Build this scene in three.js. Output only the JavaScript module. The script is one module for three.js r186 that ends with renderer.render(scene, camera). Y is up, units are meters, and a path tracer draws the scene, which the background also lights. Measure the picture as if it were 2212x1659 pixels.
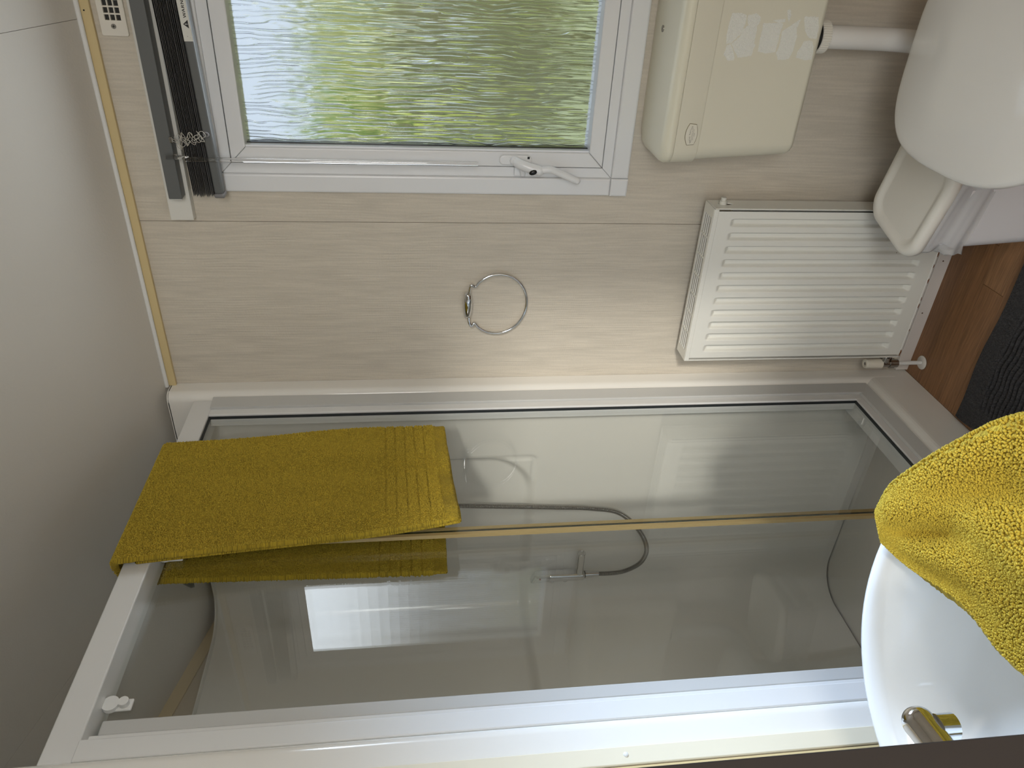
import * as THREE from 'three';
import { RoundedBoxGeometry } from 'three/addons/geometries/RoundedBoxGeometry.js';
import { mergeGeometries } from 'three/addons/utils/BufferGeometryUtils.js';
import { RectAreaLightUniformsLib } from 'three/addons/lights/RectAreaLightUniformsLib.js';

// ------------------------------------------------------------------ camera, sky, light, exposure
RectAreaLightUniformsLib.init();
const renderer = new THREE.WebGLRenderer({ antialias: true });
renderer.toneMapping = THREE.LinearToneMapping;
renderer.toneMappingExposure = 0.86;
renderer.shadowMap.enabled = true;
const scene = new THREE.Scene();
scene.background = new THREE.Color().setRGB(0.78, 0.92, 1.08);       // bright hazy daylight sky
const camera = new THREE.PerspectiveCamera(2 * Math.atan(829.5 / 1604.97) * 180 / Math.PI, 2212 / 1659, 0.02, 200);
{ // the phone was held turned on its side: the room's "up" points to the left of the picture
  const X = new THREE.Vector3(0.04978666, -0.9920711, 0.11539592), Y = new THREE.Vector3(0.84164603, -0.02053221, -0.53963914), Z = new THREE.Vector3(0.53772972, 0.12398935, 0.83395047);
  camera.quaternion.setFromRotationMatrix(new THREE.Matrix4().makeBasis(X, Y, Z));
  camera.position.set(1.042, 1.365, 1.65);
}
scene.add(camera);
// Daylight that the obscure glass of the window scatters into the room, in level strips: bright sky above, hedge and grass below.
const LOBBY = 11.5, BEAM = 2.15;
const lerp3 = (a, b, t) => a + (b - a) * t;
const WIN = { gx0: 0.595, gx1: 0.930, gy0: 0.972, gy1: 1.727 };
{
  const strips = Array.from({ length: 24 }, (_, i) => 0.6 + 9.6 / (1 + Math.exp(-(i - 16.5) / 2.3))), K = 0.78;
  const h = (WIN.gy1 - WIN.gy0) / strips.length;
  strips.forEach((I, i) => {
    const t = i / (strips.length - 1), l = new THREE.RectAreaLight(new THREE.Color().setRGB(lerp3(0.92, 0.86, t), lerp3(0.98, 0.95, t), lerp3(0.98, 1.04, t)), I * K, WIN.gx1 - WIN.gx0 - 0.006, h);
    l.name = 'window_daylight_' + i;
    l.position.set((WIN.gx0 + WIN.gx1) / 2, WIN.gy0 + h * (i + 0.5), 0.014);
    l.lookAt(l.position.x, l.position.y, 1);
    scene.add(l);
  });
  // The clear part of the sky, which comes straight through the pane and falls slanting on basin and shower edge.
  for (const [x, y] of [[0.68, 1.32], [0.84, 1.32], [0.68, 1.48], [0.84, 1.48], [0.68, 1.62], [0.84, 1.62]]) {
    const p = new THREE.SpotLight(new THREE.Color().setRGB(0.68, 0.88, 1.18), BEAM, 0, 30 * Math.PI / 180, 1, 2);
    p.name = 'window_skylight'; p.position.set(x, y, 0.014); p.target.position.set(x - 0.44, y - 0.58, 1); p.castShadow = true; p.shadow.radius = 3.5;
    scene.add(p, p.target);
  }
  // Fill light added behind the camera, set in an unseen window across the lobby.
  const l = new THREE.RectAreaLight(new THREE.Color().setRGB(1.0, 0.985, 0.95), LOBBY, 1.56, 0.68);
  l.name = 'added_lobby_fill'; l.position.set(1.83, 1.63, 2.94); l.lookAt(1.83, 1.63, 0);
  scene.add(l);
  // Second fill lamp, added to brighten the shower and left ceiling from the side.
  const l3 = new THREE.RectAreaLight(new THREE.Color().setRGB(1.0, 0.98, 0.94), 25, 0.96, 0.68);
  l3.name = 'added_side_fill'; l3.position.set(2.88, 1.36, 2.1); l3.lookAt(0, 1.36, 2.1);
  scene.add(l3);
  // Added soft beam through the doorway, standing in for window light off the mirror.
  const patchBeam = new THREE.DirectionalLight(new THREE.Color().setRGB(1.0, 0.96, 0.88), 1.95);
  patchBeam.name = 'added_patch_beam'; patchBeam.position.set(7.8, 3.6, 10); patchBeam.target.position.set(0, 1.0, 0); patchBeam.castShadow = true; patchBeam.shadow.radius = 9; patchBeam.shadow.mapSize.set(2048, 2048);
  Object.assign(patchBeam.shadow.camera, { left: -6, right: 6, top: 5, bottom: -5, near: 0.5, far: 30 });
  scene.add(patchBeam, patchBeam.target);
}

// ------------------------------------------------------------------ helpers
function rng(seed) { let a = seed >>> 0; return () => { a = (a + 0x6D2B79F5) | 0; let t = Math.imul(a ^ (a >>> 15), 1 | a); t = (t + Math.imul(t ^ (t >>> 7), 61 | t)) ^ t; return ((t ^ (t >>> 14)) >>> 0) / 4294967296; }; }
const R = rng(7);
const V = (x, y, z) => new THREE.Vector3(x, y, z);
const lerp = (a, b, t) => a + (b - a) * t;
const clamp = (x, a = 0, b = 1) => Math.min(b, Math.max(a, x));
const sstep = (a, b, x) => { const t = clamp((x - a) / (b - a)); return t * t * (3 - 2 * t); };
function hash(ix, iy, s) { let h = Math.imul(ix, 374761393) ^ Math.imul(iy, 668265263) ^ Math.imul(s, 1274126177); h = Math.imul(h ^ (h >>> 13), 1274126177); return ((h ^ (h >>> 16)) >>> 0) / 4294967296; }
function vnoise(x, y, s = 1, px = 0, py = 0) { // value noise, tiling when px, py are given
  const ix = Math.floor(x), iy = Math.floor(y), fx = x - ix, fy = y - iy, u = fx * fx * (3 - 2 * fx), v = fy * fy * (3 - 2 * fy);
  const w = (i, p) => p ? ((i % p) + p) % p : i;
  const a = hash(w(ix, px), w(iy, py), s), b = hash(w(ix + 1, px), w(iy, py), s), c = hash(w(ix, px), w(iy + 1, py), s), d = hash(w(ix + 1, px), w(iy + 1, py), s);
  return lerp(lerp(a, b, u), lerp(c, d, u), v);
}
function tex(w, h, f, srgb) {
  const d = new Uint8Array(w * h * 4);
  for (let j = 0; j < h; j++) for (let i = 0; i < w; i++) {
    const c = f(i / w, j / h), k = (j * w + i) * 4;
    if (typeof c === 'number') { d[k] = d[k + 1] = d[k + 2] = clamp(c) * 255; } else { d[k] = clamp(c[0]) * 255; d[k + 1] = clamp(c[1]) * 255; d[k + 2] = clamp(c[2]) * 255; }
    d[k + 3] = 255;
  }
  const t = new THREE.DataTexture(d, w, h);
  t.wrapS = t.wrapT = THREE.RepeatWrapping; t.magFilter = THREE.LinearFilter; t.minFilter = THREE.LinearMipmapLinearFilter; t.generateMipmaps = true;
  if (srgb) t.colorSpace = THREE.SRGBColorSpace;
  t.needsUpdate = true;
  return t;
}
const rep = (t, sx, sy = sx) => { const c = t.clone(); c.repeat.set(1 / sx, 1 / sy); c.needsUpdate = true; return c; };
function canvasTex(w, h, draw) { const c = document.createElement('canvas'); c.width = w; c.height = h; const g = c.getContext('2d'); draw(g, w, h); const t = new THREE.CanvasTexture(c); t.colorSpace = THREE.SRGBColorSpace; return t; }
const mat = (color, roughness, o = {}) => new THREE.MeshPhysicalMaterial({ color, roughness, ...o });

const used = {};
const numbered = (n) => { const k = (used[n] = (used[n] ?? -1) + 1); return k ? n + '_' + String(k).padStart(3, '0') : n; };
function part(name, geo, m, parent, label) {
  const o = new THREE.Mesh(Array.isArray(geo) ? merge(geo) : geo, m);
  o.name = name; o.castShadow = o.receiveShadow = true; parent.add(o);
  if (label) o.userData.label = label;
  return o;
}
function thing(name, label, category, x = 0, y = 0, z = 0, group) {
  const o = new THREE.Group(); o.name = numbered(name); o.position.set(x, y, z); o.userData = { label, category };
  if (group) o.userData.group = group;
  scene.add(o); return o;
}
function struct(name, label, category) {
  const o = new THREE.Group(); o.name = name; o.userData = { kind: 'structure' };
  if (label) o.userData.label = label;
  if (category) o.userData.category = category;
  scene.add(o); return o;
}
function solo(name, geo, m, label, category, group) {
  const o = part(numbered(name), geo, m, scene); o.userData = { label, category };
  if (group) o.userData.group = group;
  return o;
}
function merge(list) {
  const l = list.map((g) => { g = g.index ? g.toNonIndexed() : g; for (const k of Object.keys(g.attributes)) if (!['position', 'normal', 'uv'].includes(k)) g.deleteAttribute(k); return g; });
  return mergeGeometries(l);
}
const at = (g, x, y, z) => g.translate(x, y, z);
const box = (x0, x1, y0, y1, z0, z1) => at(new THREE.BoxGeometry(x1 - x0, y1 - y0, z1 - z0), (x0 + x1) / 2, (y0 + y1) / 2, (z0 + z1) / 2);
const rbox = (x0, x1, y0, y1, z0, z1, r = 0.003, s = 2) => at(new RoundedBoxGeometry(x1 - x0, y1 - y0, z1 - z0, s, Math.min(r, (x1 - x0) / 2.01, (y1 - y0) / 2.01, (z1 - z0) / 2.01)), (x0 + x1) / 2, (y0 + y1) / 2, (z0 + z1) / 2);
const cyl = (r0, r1, h, n = 24) => new THREE.CylinderGeometry(r0, r1, h, n);
const lathe = (pts, n = 32) => new THREE.LatheGeometry(pts.map(([x, y]) => new THREE.Vector2(x, y)), n);
const tube = (pts, r, n = 60, k = 10, closed = false) => new THREE.TubeGeometry(new THREE.CatmullRomCurve3(pts.map((p) => V(...p)), closed, 'centripetal'), n, r, k, closed);
function boxUV(g) { // uv in metres by the main direction of each triangle
  g = g.index ? g.toNonIndexed() : g;
  const p = g.attributes.position, uv = new Float32Array(p.count * 2), a = V(), b = V(), c = V();
  for (let i = 0; i < p.count; i += 3) {
    a.fromBufferAttribute(p, i); b.fromBufferAttribute(p, i + 1); c.fromBufferAttribute(p, i + 2);
    const n = b.clone().sub(a).cross(c.clone().sub(a)); const x = Math.abs(n.x), y = Math.abs(n.y), z = Math.abs(n.z);
    [a, b, c].forEach((q, k) => { const [u, v] = z >= x && z >= y ? [q.x, q.y] : x >= y ? [q.z, q.y] : [q.x, q.z]; uv[(i + k) * 2] = u; uv[(i + k) * 2 + 1] = v; });
  }
  g.setAttribute('uv', new THREE.BufferAttribute(uv, 2)); return g;
}
function grid(nu, nv, f, fuv, flip) { // surface from f(u, v), u and v in 0..1
  const pos = [], uv = [], idx = [];
  for (let j = 0; j <= nv; j++) for (let i = 0; i <= nu; i++) { const u = i / nu, v = j / nv; pos.push(...f(u, v)); uv.push(...(fuv ? fuv(u, v) : [u, v])); }
  for (let j = 0; j < nv; j++) for (let i = 0; i < nu; i++) { const a = j * (nu + 1) + i, b = a + 1, c = a + nu + 1, d = c + 1; flip ? idx.push(a, c, b, b, c, d) : idx.push(a, b, c, b, d, c); }
  const g = new THREE.BufferGeometry();
  g.setAttribute('position', new THREE.Float32BufferAttribute(pos, 3)); g.setAttribute('uv', new THREE.Float32BufferAttribute(uv, 2)); g.setIndex(idx); g.computeVertexNormals(); return g;
}
function loft(rings, capA, capB) { // closed rings of [x, y, z], listed so that faces point outwards
  const n = rings[0].length, pos = [], uv = [], idx = [];
  rings.forEach((r, j) => { for (let i = 0; i <= n; i++) { pos.push(...r[i % n]); uv.push(i / n, j / (rings.length - 1)); } });
  for (let j = 0; j < rings.length - 1; j++) for (let i = 0; i < n; i++) { const a = j * (n + 1) + i, b = a + 1, c = a + n + 1, d = c + 1; idx.push(a, b, c, b, d, c); }
  const cap = (r, up) => { const k = pos.length / 3, m = r.reduce((s, p) => [s[0] + p[0] / n, s[1] + p[1] / n, s[2] + p[2] / n], [0, 0, 0]); pos.push(...m); uv.push(0.5, 0.5); r.forEach((p) => { pos.push(...p); uv.push(0, 0); }); for (let i = 0; i < n; i++) { const a = k + 1 + i, b = k + 1 + (i + 1) % n; up ? idx.push(k, b, a) : idx.push(k, a, b); } };
  if (capA) cap(rings[0], false); if (capB) cap(rings[rings.length - 1], true);
  const g = new THREE.BufferGeometry();
  g.setAttribute('position', new THREE.Float32BufferAttribute(pos, 3)); g.setAttribute('uv', new THREE.Float32BufferAttribute(uv, 2)); g.setIndex(idx); g.computeVertexNormals();
  const q = g.attributes.normal; // join the normals along the seam of each ring
  for (let j = 0; j < rings.length; j++) { const a = j * (n + 1), b = a + n, s = V(q.getX(a) + q.getX(b), q.getY(a) + q.getY(b), q.getZ(a) + q.getZ(b)).normalize(); q.setXYZ(a, s.x, s.y, s.z); q.setXYZ(b, s.x, s.y, s.z); }
  return g;
}
function sring(cx, y, cz, a, b, e = 2, n = 64, turn = 0) { // superellipse ring, seen from above
  const o = [], c = Math.cos(turn), s = Math.sin(turn);
  for (let i = 0; i < n; i++) { const t = -i / n * Math.PI * 2, ct = Math.cos(t), st = Math.sin(t), x = a * Math.sign(ct) * Math.abs(ct) ** (2 / e), z = b * Math.sign(st) * Math.abs(st) ** (2 / e); o.push([cx + x * c - z * s, y, cz + x * s + z * c]); }
  return o;
}
function sheet(nu, nv, f, th, fuv) { // cloth with thickness th(u, v) and rounded edges
  const N = (nu + 1) * (nv + 1), P = [], pos = [], uv = [], idx = [];
  for (let j = 0; j <= nv; j++) for (let i = 0; i <= nu; i++) P.push(V(...f(i / nu, j / nv)));
  const id = (i, j) => j * (nu + 1) + i, nrm = [];
  for (let j = 0; j <= nv; j++) for (let i = 0; i <= nu; i++) { const du = P[id(Math.min(i + 1, nu), j)].clone().sub(P[id(Math.max(i - 1, 0), j)]), dv = P[id(i, Math.min(j + 1, nv))].clone().sub(P[id(i, Math.max(j - 1, 0))]); nrm.push(du.cross(dv).normalize()); }
  for (const s of [1, -1]) for (let j = 0; j <= nv; j++) for (let i = 0; i <= nu; i++) { const k = id(i, j), t = th(i / nu, j / nv, s) / 2 * s; pos.push(P[k].x + nrm[k].x * t, P[k].y + nrm[k].y * t, P[k].z + nrm[k].z * t); uv.push(...fuv(i / nu, j / nv)); }
  for (let j = 0; j < nv; j++) for (let i = 0; i < nu; i++) { const a = id(i, j), b = id(i + 1, j), c = id(i, j + 1), d = id(i + 1, j + 1); idx.push(a, b, c, b, d, c, N + a, N + c, N + b, N + b, N + c, N + d); }
  const edge = (list, flip, out) => { // rounded rim: a middle row pushed outwards
    const k0 = pos.length / 3;
    list.forEach((k, q) => { const o = out(k), t = Math.abs(th((k % (nu + 1)) / nu, Math.floor(k / (nu + 1)) / nv, 1)) * 0.45; pos.push(P[k].x + o.x * t, P[k].y + o.y * t, P[k].z + o.z * t); uv.push(...fuv((k % (nu + 1)) / nu, Math.floor(k / (nu + 1)) / nv)); });
    for (let q = 0; q < list.length - 1; q++) { const a = list[q], b = list[q + 1], m = k0 + q, n = m + 1; const t = [[a, m, b], [b, m, n], [m, N + a, n], [n, N + a, N + b]]; t.forEach(([x, y, z]) => flip ? idx.push(x, z, y) : idx.push(x, y, z)); }
  };
  const row = (j) => Array.from({ length: nu + 1 }, (_, i) => id(i, j)), col = (i) => Array.from({ length: nv + 1 }, (_, j) => id(i, j));
  edge(row(0), false, (k) => P[k].clone().sub(P[k + nu + 1]).normalize()); edge(row(nv), true, (k) => P[k].clone().sub(P[k - nu - 1]).normalize());
  edge(col(0), true, (k) => P[k].clone().sub(P[k + 1]).normalize()); edge(col(nu), false, (k) => P[k].clone().sub(P[k - 1]).normalize());
  const g = new THREE.BufferGeometry();
  g.setAttribute('position', new THREE.Float32BufferAttribute(pos, 3)); g.setAttribute('uv', new THREE.Float32BufferAttribute(uv, 2)); g.setIndex(idx); g.computeVertexNormals(); return g;
}
function shapeOf(pts, holes = []) { const s = new THREE.Shape(pts.map(([x, y]) => new THREE.Vector2(x, y))); holes.forEach((h) => s.holes.push(new THREE.Path(h.map(([x, y]) => new THREE.Vector2(x, y))))); return s; }
const rect = (x0, x1, y0, y1) => [[x0, y0], [x1, y0], [x1, y1], [x0, y1]];
function slab(pts, z0, z1, holes, bevel = 0) { const g = new THREE.ExtrudeGeometry(shapeOf(pts, holes), { depth: z1 - z0 - 2 * bevel, bevelEnabled: bevel > 0, bevelSize: bevel, bevelThickness: bevel, bevelOffset: -bevel, bevelSegments: 2, curveSegments: 12 }); return at(g, 0, 0, z0 + bevel); }
function roundRect(x0, x1, y0, y1, r, n = 6) { const o = []; [[x1 - r, y0 + r, -90], [x1 - r, y1 - r, 0], [x0 + r, y1 - r, 90], [x0 + r, y0 + r, 180]].forEach(([cx, cy, a]) => { for (let i = 0; i <= n; i++) { const t = (a + 90 * i / n) * Math.PI / 180; o.push([cx + r * Math.cos(t), cy + r * Math.sin(t)]); } }); return o; }
function frame4(name, x0, x1, y0, y1, w, z0, z1, m, parent, bevel = 0.0015) { // four mitred lengths
  const g = 0.0003;
  [[[x0, y0 + g], [x0 + w, y0 + w + g], [x0 + w, y1 - w - g], [x0, y1 - g]], [[x1, y0 + g], [x1, y1 - g], [x1 - w, y1 - w - g], [x1 - w, y0 + w + g]], [[x0 + g, y0], [x1 - g, y0], [x1 - w - g, y0 + w], [x0 + w + g, y0 + w]], [[x0 + g, y1], [x0 + w + g, y1 - w], [x1 - w - g, y1 - w], [x1 - g, y1]]]
    .forEach((p) => part(name, slab(p, z0, z1, [], bevel), m, parent));
}

// ------------------------------------------------------------------ materials
const wallBump = tex(1024, 1024, (u, v) => { // fine vertical wavy reed pattern broken into short ticks
  const wv = 0.012 * (vnoise(u * 4, v * 3, 3, 4, 3) - 0.5) + 0.006 * (vnoise(u * 10, v * 7, 4, 10, 7) - 0.5);
  const lines = 0.5 + 0.5 * Math.sin((u + wv) * Math.PI * 2 * 64);
  const tick = 0.5 + 0.5 * Math.sin(v * Math.PI * 2 * 170 + 4 * vnoise(u * 64, v * 12, 9, 64, 12));
  const patch = sstep(0.35, 0.75, vnoise(u * 22 + 3 * wv, v * 6, 5, 22, 6));
  return 0.35 + 0.35 * lines * patch * (0.5 + 0.5 * tick) + 0.15 * vnoise(u * 256, v * 24, 6, 256, 24);
});
const wallCol = tex(512, 512, (u, v) => {
  const wv = 0.012 * (vnoise(u * 4, v * 3, 3, 4, 3) - 0.5);
  const n = 0.5 * vnoise(u * 128 + wv * 300, v * 8, 11, 128, 8) + 0.3 * vnoise(u * 40, v * 4, 12, 40, 4) + 0.2 * vnoise(u * 200, v * 200, 13, 200, 200);
  const k = 0.94 + 0.11 * n; return [0.81 * k, 0.775 * k, 0.715 * k];
}, true);
const M = {};
M.wall = mat(0xffffff, 0.55, { map: rep(wallCol, 0.42), bumpMap: rep(wallBump, 0.42), bumpScale: 0.0011 });
M.wallPlain = mat(0xcfc2b2, 0.6);
M.ceiling = mat(0xd9d5cd, 0.7);
M.tan = mat(0xd6c190, 0.5);
M.cream = mat(0xe9e0c8, 0.45);
M.white = mat(0xe9e9e6, 0.3);
M.pvc = mat(0xe6e7e8, 0.28);
M.grp = mat(0xefece5, 0.12, { ior: 1.5 });
M.alu = mat(0xe4e4e2, 0.3);
M.aluGrey = mat(0xc9c9c6, 0.32);
M.ceramic = mat(0xeeeeec, 0.06);
M.ivory = mat(0xdcd8c6, 0.38);
M.ivoryLid = mat(0xe2deca, 0.3);
M.chrome = mat(0xdcdcdc, 0.06, { metalness: 1 });
M.chromeDull = mat(0xa8a6a2, 0.22, { metalness: 1 });
M.black = mat(0x0a0a0a, 0.3);
M.brown = mat(0x1d150e, 0.8);
M.rad = mat(0xe9e8e0, 0.3);
M.rust = mat(0x7a4a26, 0.9);
M.binPlastic = mat(0xe9e6de, 0.4);
M.glass = new THREE.MeshPhysicalMaterial({ color: 0xfcfdfc, roughness: 0, transmission: 1, ior: 1.5 });
M.clear = new THREE.MeshPhysicalMaterial({ color: 0xffffff, roughness: 0.02, transmission: 1, ior: 1.49, thickness: 0.005 });
M.glassEdge = mat(0x34453d, 0.1);

// ------------------------------------------------------------------ the room
const CE = 1.986, CS = 0.25; // ceiling height at the window wall and its slope
const yc = (z) => CE + CS * z;
{ // floor: laminate strips along the window wall
  const f = struct('floor', 'oak laminate floor of narrow strips running along the window wall', 'floor');
  part('subfloor', box(-0.9, 1.5, -0.08, -0.006, -0.1, 1.5), mat(0x3a2a1c, 0.9), f);
  const woods = [0, 1, 2, 3].map((k) => {
    const base = [[0.58, 0.425, 0.295], [0.62, 0.465, 0.33], [0.555, 0.405, 0.285], [0.60, 0.44, 0.305]][k];
    const t = tex(512, 128, (u, v) => {
      const w = v + 0.02 * Math.sin(u * 6.28 * 2 + k) + 0.03 * (vnoise(u * 5, v * 4, 20 + k, 5, 4) - 0.5);
      const g = 0.5 * vnoise(u * 12, w * 60, 30 + k, 12, 60) + 0.3 * vnoise(u * 40, w * 120, 40 + k, 40, 120) + 0.2 * vnoise(u * 3, w * 9, 50 + k, 3, 9);
      const s = 0.8 + 0.4 * g; return base.map((c) => c * s);
    }, true);
    return mat(0xffffff, 0.42, { map: rep(t, 0.7, 0.14), bumpMap: rep(t, 0.7, 0.14), bumpScale: 0.0003 });
  });
  const r = rng(5), W = 0.072;
  for (let i = 0, z = 0; z < 1.42; i++, z += W) {
    let x = 0 - r() * 0.5;
    while (x < 1.46) {
      const L = 0.45 + r() * 0.5, a = Math.max(x, 0.0), b = Math.min(x + L, 1.46);
      if (b - a > 0.02) { const g = boxUV(rbox(a + 0.0004, b - 0.0004, -0.008, 0, z + 0.0004, Math.min(z + W, 1.42) - 0.0004, 0.0008, 1)), uv = g.attributes.uv, o = r(); for (let q = 0; q < uv.count; q++) uv.setXY(q, uv.getX(q) + o * 3, uv.getY(q) + o * 7); part('floor_strip', g, woods[Math.floor(r() * 4)], f); }
      x += L;
    }
  }
}
{ // window wall: two panels with a joint between them, opening for the window
  const w = struct('wall_back', 'beige wall panels with a fine wavy reed texture around the window', 'wall');
  const open = rect(0.54, 0.985, 0.925, 1.765).reverse();
  part('wall_panel', boxUV(slab(rect(-0.86, 0.4245, 0, yc(0) + 0.02), -0.02, 0)), M.wall, w);
  part('wall_panel', boxUV(slab(rect(0.4257, 1.5, 0, yc(0) + 0.02), -0.02, 0, [open])), M.wall, w);
  part('outer_wall', slab(rect(-0.9, 1.5, -0.08, 2.1), -0.07, -0.0205, [open]), mat(0x8f8678, 0.8), w);
}
{ // left side: outer wall behind the shower, the stub wall beside it
  const w = struct('wall_left', 'beige wall behind the shower and cream panel beside it', 'wall');
  part('far_panel', box(-0.86, -0.83, 0, 2.45, -0.02, 1.42), mat(0xcdbfa4, 0.6), w);
  part('stub_panel', boxUV(box(-0.83, 0, 0, 2.45, 1.055, 1.42)), M.wall, w);
}
{
  const w = struct('wall_right', 'plain beige side wall beyond the toilet', 'wall');
  part('side_panel', boxUV(box(1.46, 1.5, 0, 2.45, 0, 1.42)), M.wall, w);
}
{ // rear wall with the doorway the picture was taken through, and the dark lobby behind it
  const w = struct('wall_rear', 'rear wall with doorway and brown door lining', 'wall');
  part('wall_panel', boxUV(box(-0.86, 0.60, 0, 2.5, 1.42, 1.49)), M.wall, w);
  part('wall_panel', boxUV(box(1.40, 1.5, 0, 2.5, 1.42, 1.49)), M.wall, w);
  part('head_panel', boxUV(box(0.60, 1.40, 1.98, 2.5, 1.42, 1.49)), M.wall, w);
  part('door_lining', rbox(0.60, 0.626, 0, 1.98, 1.418, 1.495, 0.002), M.brown, w, 'dark brown door lining');
  part('door_lining', rbox(1.375, 1.40, 0, 1.98, 1.418, 1.495, 0.002), M.brown, w);
  part('door_lining', rbox(0.626, 1.375, 1.955, 1.98, 1.418, 1.495, 0.002), M.brown, w);
  part('architrave', rbox(0.55, 0.612, 0, 2.02, 1.49, 1.505, 0.003), M.brown, w);
  const h = struct('wall_lobby', 'pale walls of the lobby outside the doorway', 'wall');
  const hm = mat(0xd2c8b8, 0.8);
  part('lobby_wall', slab(rect(-0.9, 2.95, -0.08, 2.9), 3.0, 3.05, [rect(1.02, 2.65, 1.26, 2.0).reverse()]), hm, h); part('lobby_wall', box(-0.9, -0.86, -0.08, 2.9, 1.42, 3.0), hm, h);
  part('lobby_wall', slab(rect(1.49, 3.0, -0.08, 2.9), 0, 0.05, [rect(1.6, 2.6, 1.0, 1.72).reverse()]).rotateY(-Math.PI / 2).translate(2.95, 0, 0), hm, h); part('lobby_wall', box(1.5, 2.95, -0.08, 2.9, 1.42, 1.49), hm, h);
  part('lobby_floor', box(-0.9, 2.95, -0.08, 0, 1.49, 3.0), mat(0x8a7766, 0.95), h);
  const w2 = struct('window_2', 'added unseen lobby window behind the camera, sized to shape the fill light', 'window');  // added around the fill light; its opening is sized for the lit patch
  frame4('frame', 0.99, 2.68, 1.23, 2.03, 0.04, 2.97, 3.03, M.pvc, w2);
  part('glass_pane', box(1.03, 2.64, 1.27, 1.99, 3.0, 3.004), new THREE.MeshPhysicalMaterial({ color: 0xffffff, roughness: 0, transmission: 1, ior: 1.5 }), w2);
  const w3 = struct('window_3', 'added unseen side window in the lobby around the side fill light', 'window');  // added only to frame the side fill lamp
  const f3 = new THREE.Group(); f3.name = 'frame'; f3.rotation.y = -Math.PI / 2; f3.position.set(2.93, 0, 0); w3.add(f3);
  frame4('frame_rail', 1.57, 2.63, 0.97, 1.75, 0.04, -0.02, 0.04, M.pvc, f3);
  part('glass_pane', box(2.92, 2.924, 1.01, 1.71, 1.61, 2.59), new THREE.MeshPhysicalMaterial({ color: 0xffffff, roughness: 0, transmission: 1, ior: 1.5 }), w3);
}
{ // sloping ceiling of boards 1.22 m wide with fine joints
  const c = struct('ceiling', 'off white sloping ceiling boards with fine joints', 'ceiling');
  const cb = tex(512, 512, (u, v) => 0.5 * vnoise(u * 90, v * 90, 61, 90, 90) + 0.5 * vnoise(u * 200, v * 200, 62, 200, 200));
  M.ceiling.bumpMap = rep(cb, 0.4); M.ceiling.bumpScale = 0.0002;
  for (const [a, b] of [[-0.9, -0.3956], [-0.3948, 0.8266], [0.8274, 2.95]]) {
    const z0 = -0.06, z1 = 3.05, g = boxUV(box(a, b, 0, 0.025, z0, z1)), p = g.attributes.position;
    for (let i = 0; i < p.count; i++) p.setY(i, p.getY(i) + yc(p.getZ(i)));
    g.computeVertexNormals(); part('ceiling_board', g, M.ceiling, c);
  }
  part('roof_backing', (() => { const g = box(-0.9, 2.95, 0.026, 0.06, -0.07, 3.05), p = g.attributes.position; for (let i = 0; i < p.count; i++) p.setY(i, p.getY(i) + yc(p.getZ(i))); g.computeVertexNormals(); return g; })(), mat(0x777066, 0.9), c);
  const t1 = struct('trim_1', 'tan cove strip along the top of the window wall', 'trim');
  part('cove_strip', rbox(0.0, 1.46, 1.966, 1.99, 0, 0.01, 0.002), M.tan, t1);
  part('pin_hole', at(cyl(0.0016, 0.0016, 0.001, 10).rotateX(Math.PI / 2), 0.842, 1.977, 0.0101), M.black, t1);
  const t2 = struct('trim_2', 'thin white bead between ceiling and tan strip', 'trim');
  part('white_bead', at(tube([[0, 0, 0], [0.73, 0, 0], [1.46, 0, 0]], 0.005, 4, 8), 0, yc(0.012) - 0.002, 0.013), M.white, t2);
  const t3 = struct('trim_3', 'tan strip where the shower ceiling meets the far wall', 'trim');
  part('cove_strip', (() => { const g = box(-0.83, -0.824, -0.035, 0, 0, 1.05), p = g.attributes.position; for (let i = 0; i < p.count; i++) p.setY(i, p.getY(i) + yc(p.getZ(i))); g.computeVertexNormals(); return g; })(), M.tan, t3);
  const t4 = struct('trim_4', 'cream edge strip beside the shower surround', 'trim');
  part('edge_strip', rbox(-0.002, 0.006, 0, 2.2, 1.04, 1.068, 0.002), M.cream, t4);
  part('edge_strip', rbox(-0.002, 0.004, 0, 2.2, 1.069, 1.082, 0.002), M.tan, t4);
  part('screw_cap', at(new THREE.SphereGeometry(0.004, 14, 10).scale(0.5, 1, 1), 0.006, 1.075, 1.053), M.white, t4);
  const t5 = struct('baseboard_back', 'white skirting board behind the radiator', 'baseboard');
  part('skirting', rbox(0.006, 1.46, 0, 0.036, 0, 0.012, 0.002), mat(0xe2dcd6, 0.4), t5);
  [[0.335, 0.020], [0.185, 0.022]].forEach(([x, y]) => part('nail_hole', at(cyl(0.002, 0.002, 0.001, 10).rotateX(Math.PI / 2), x, y, 0.0121), mat(0x5a3a22, 0.7), t5));
}

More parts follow.
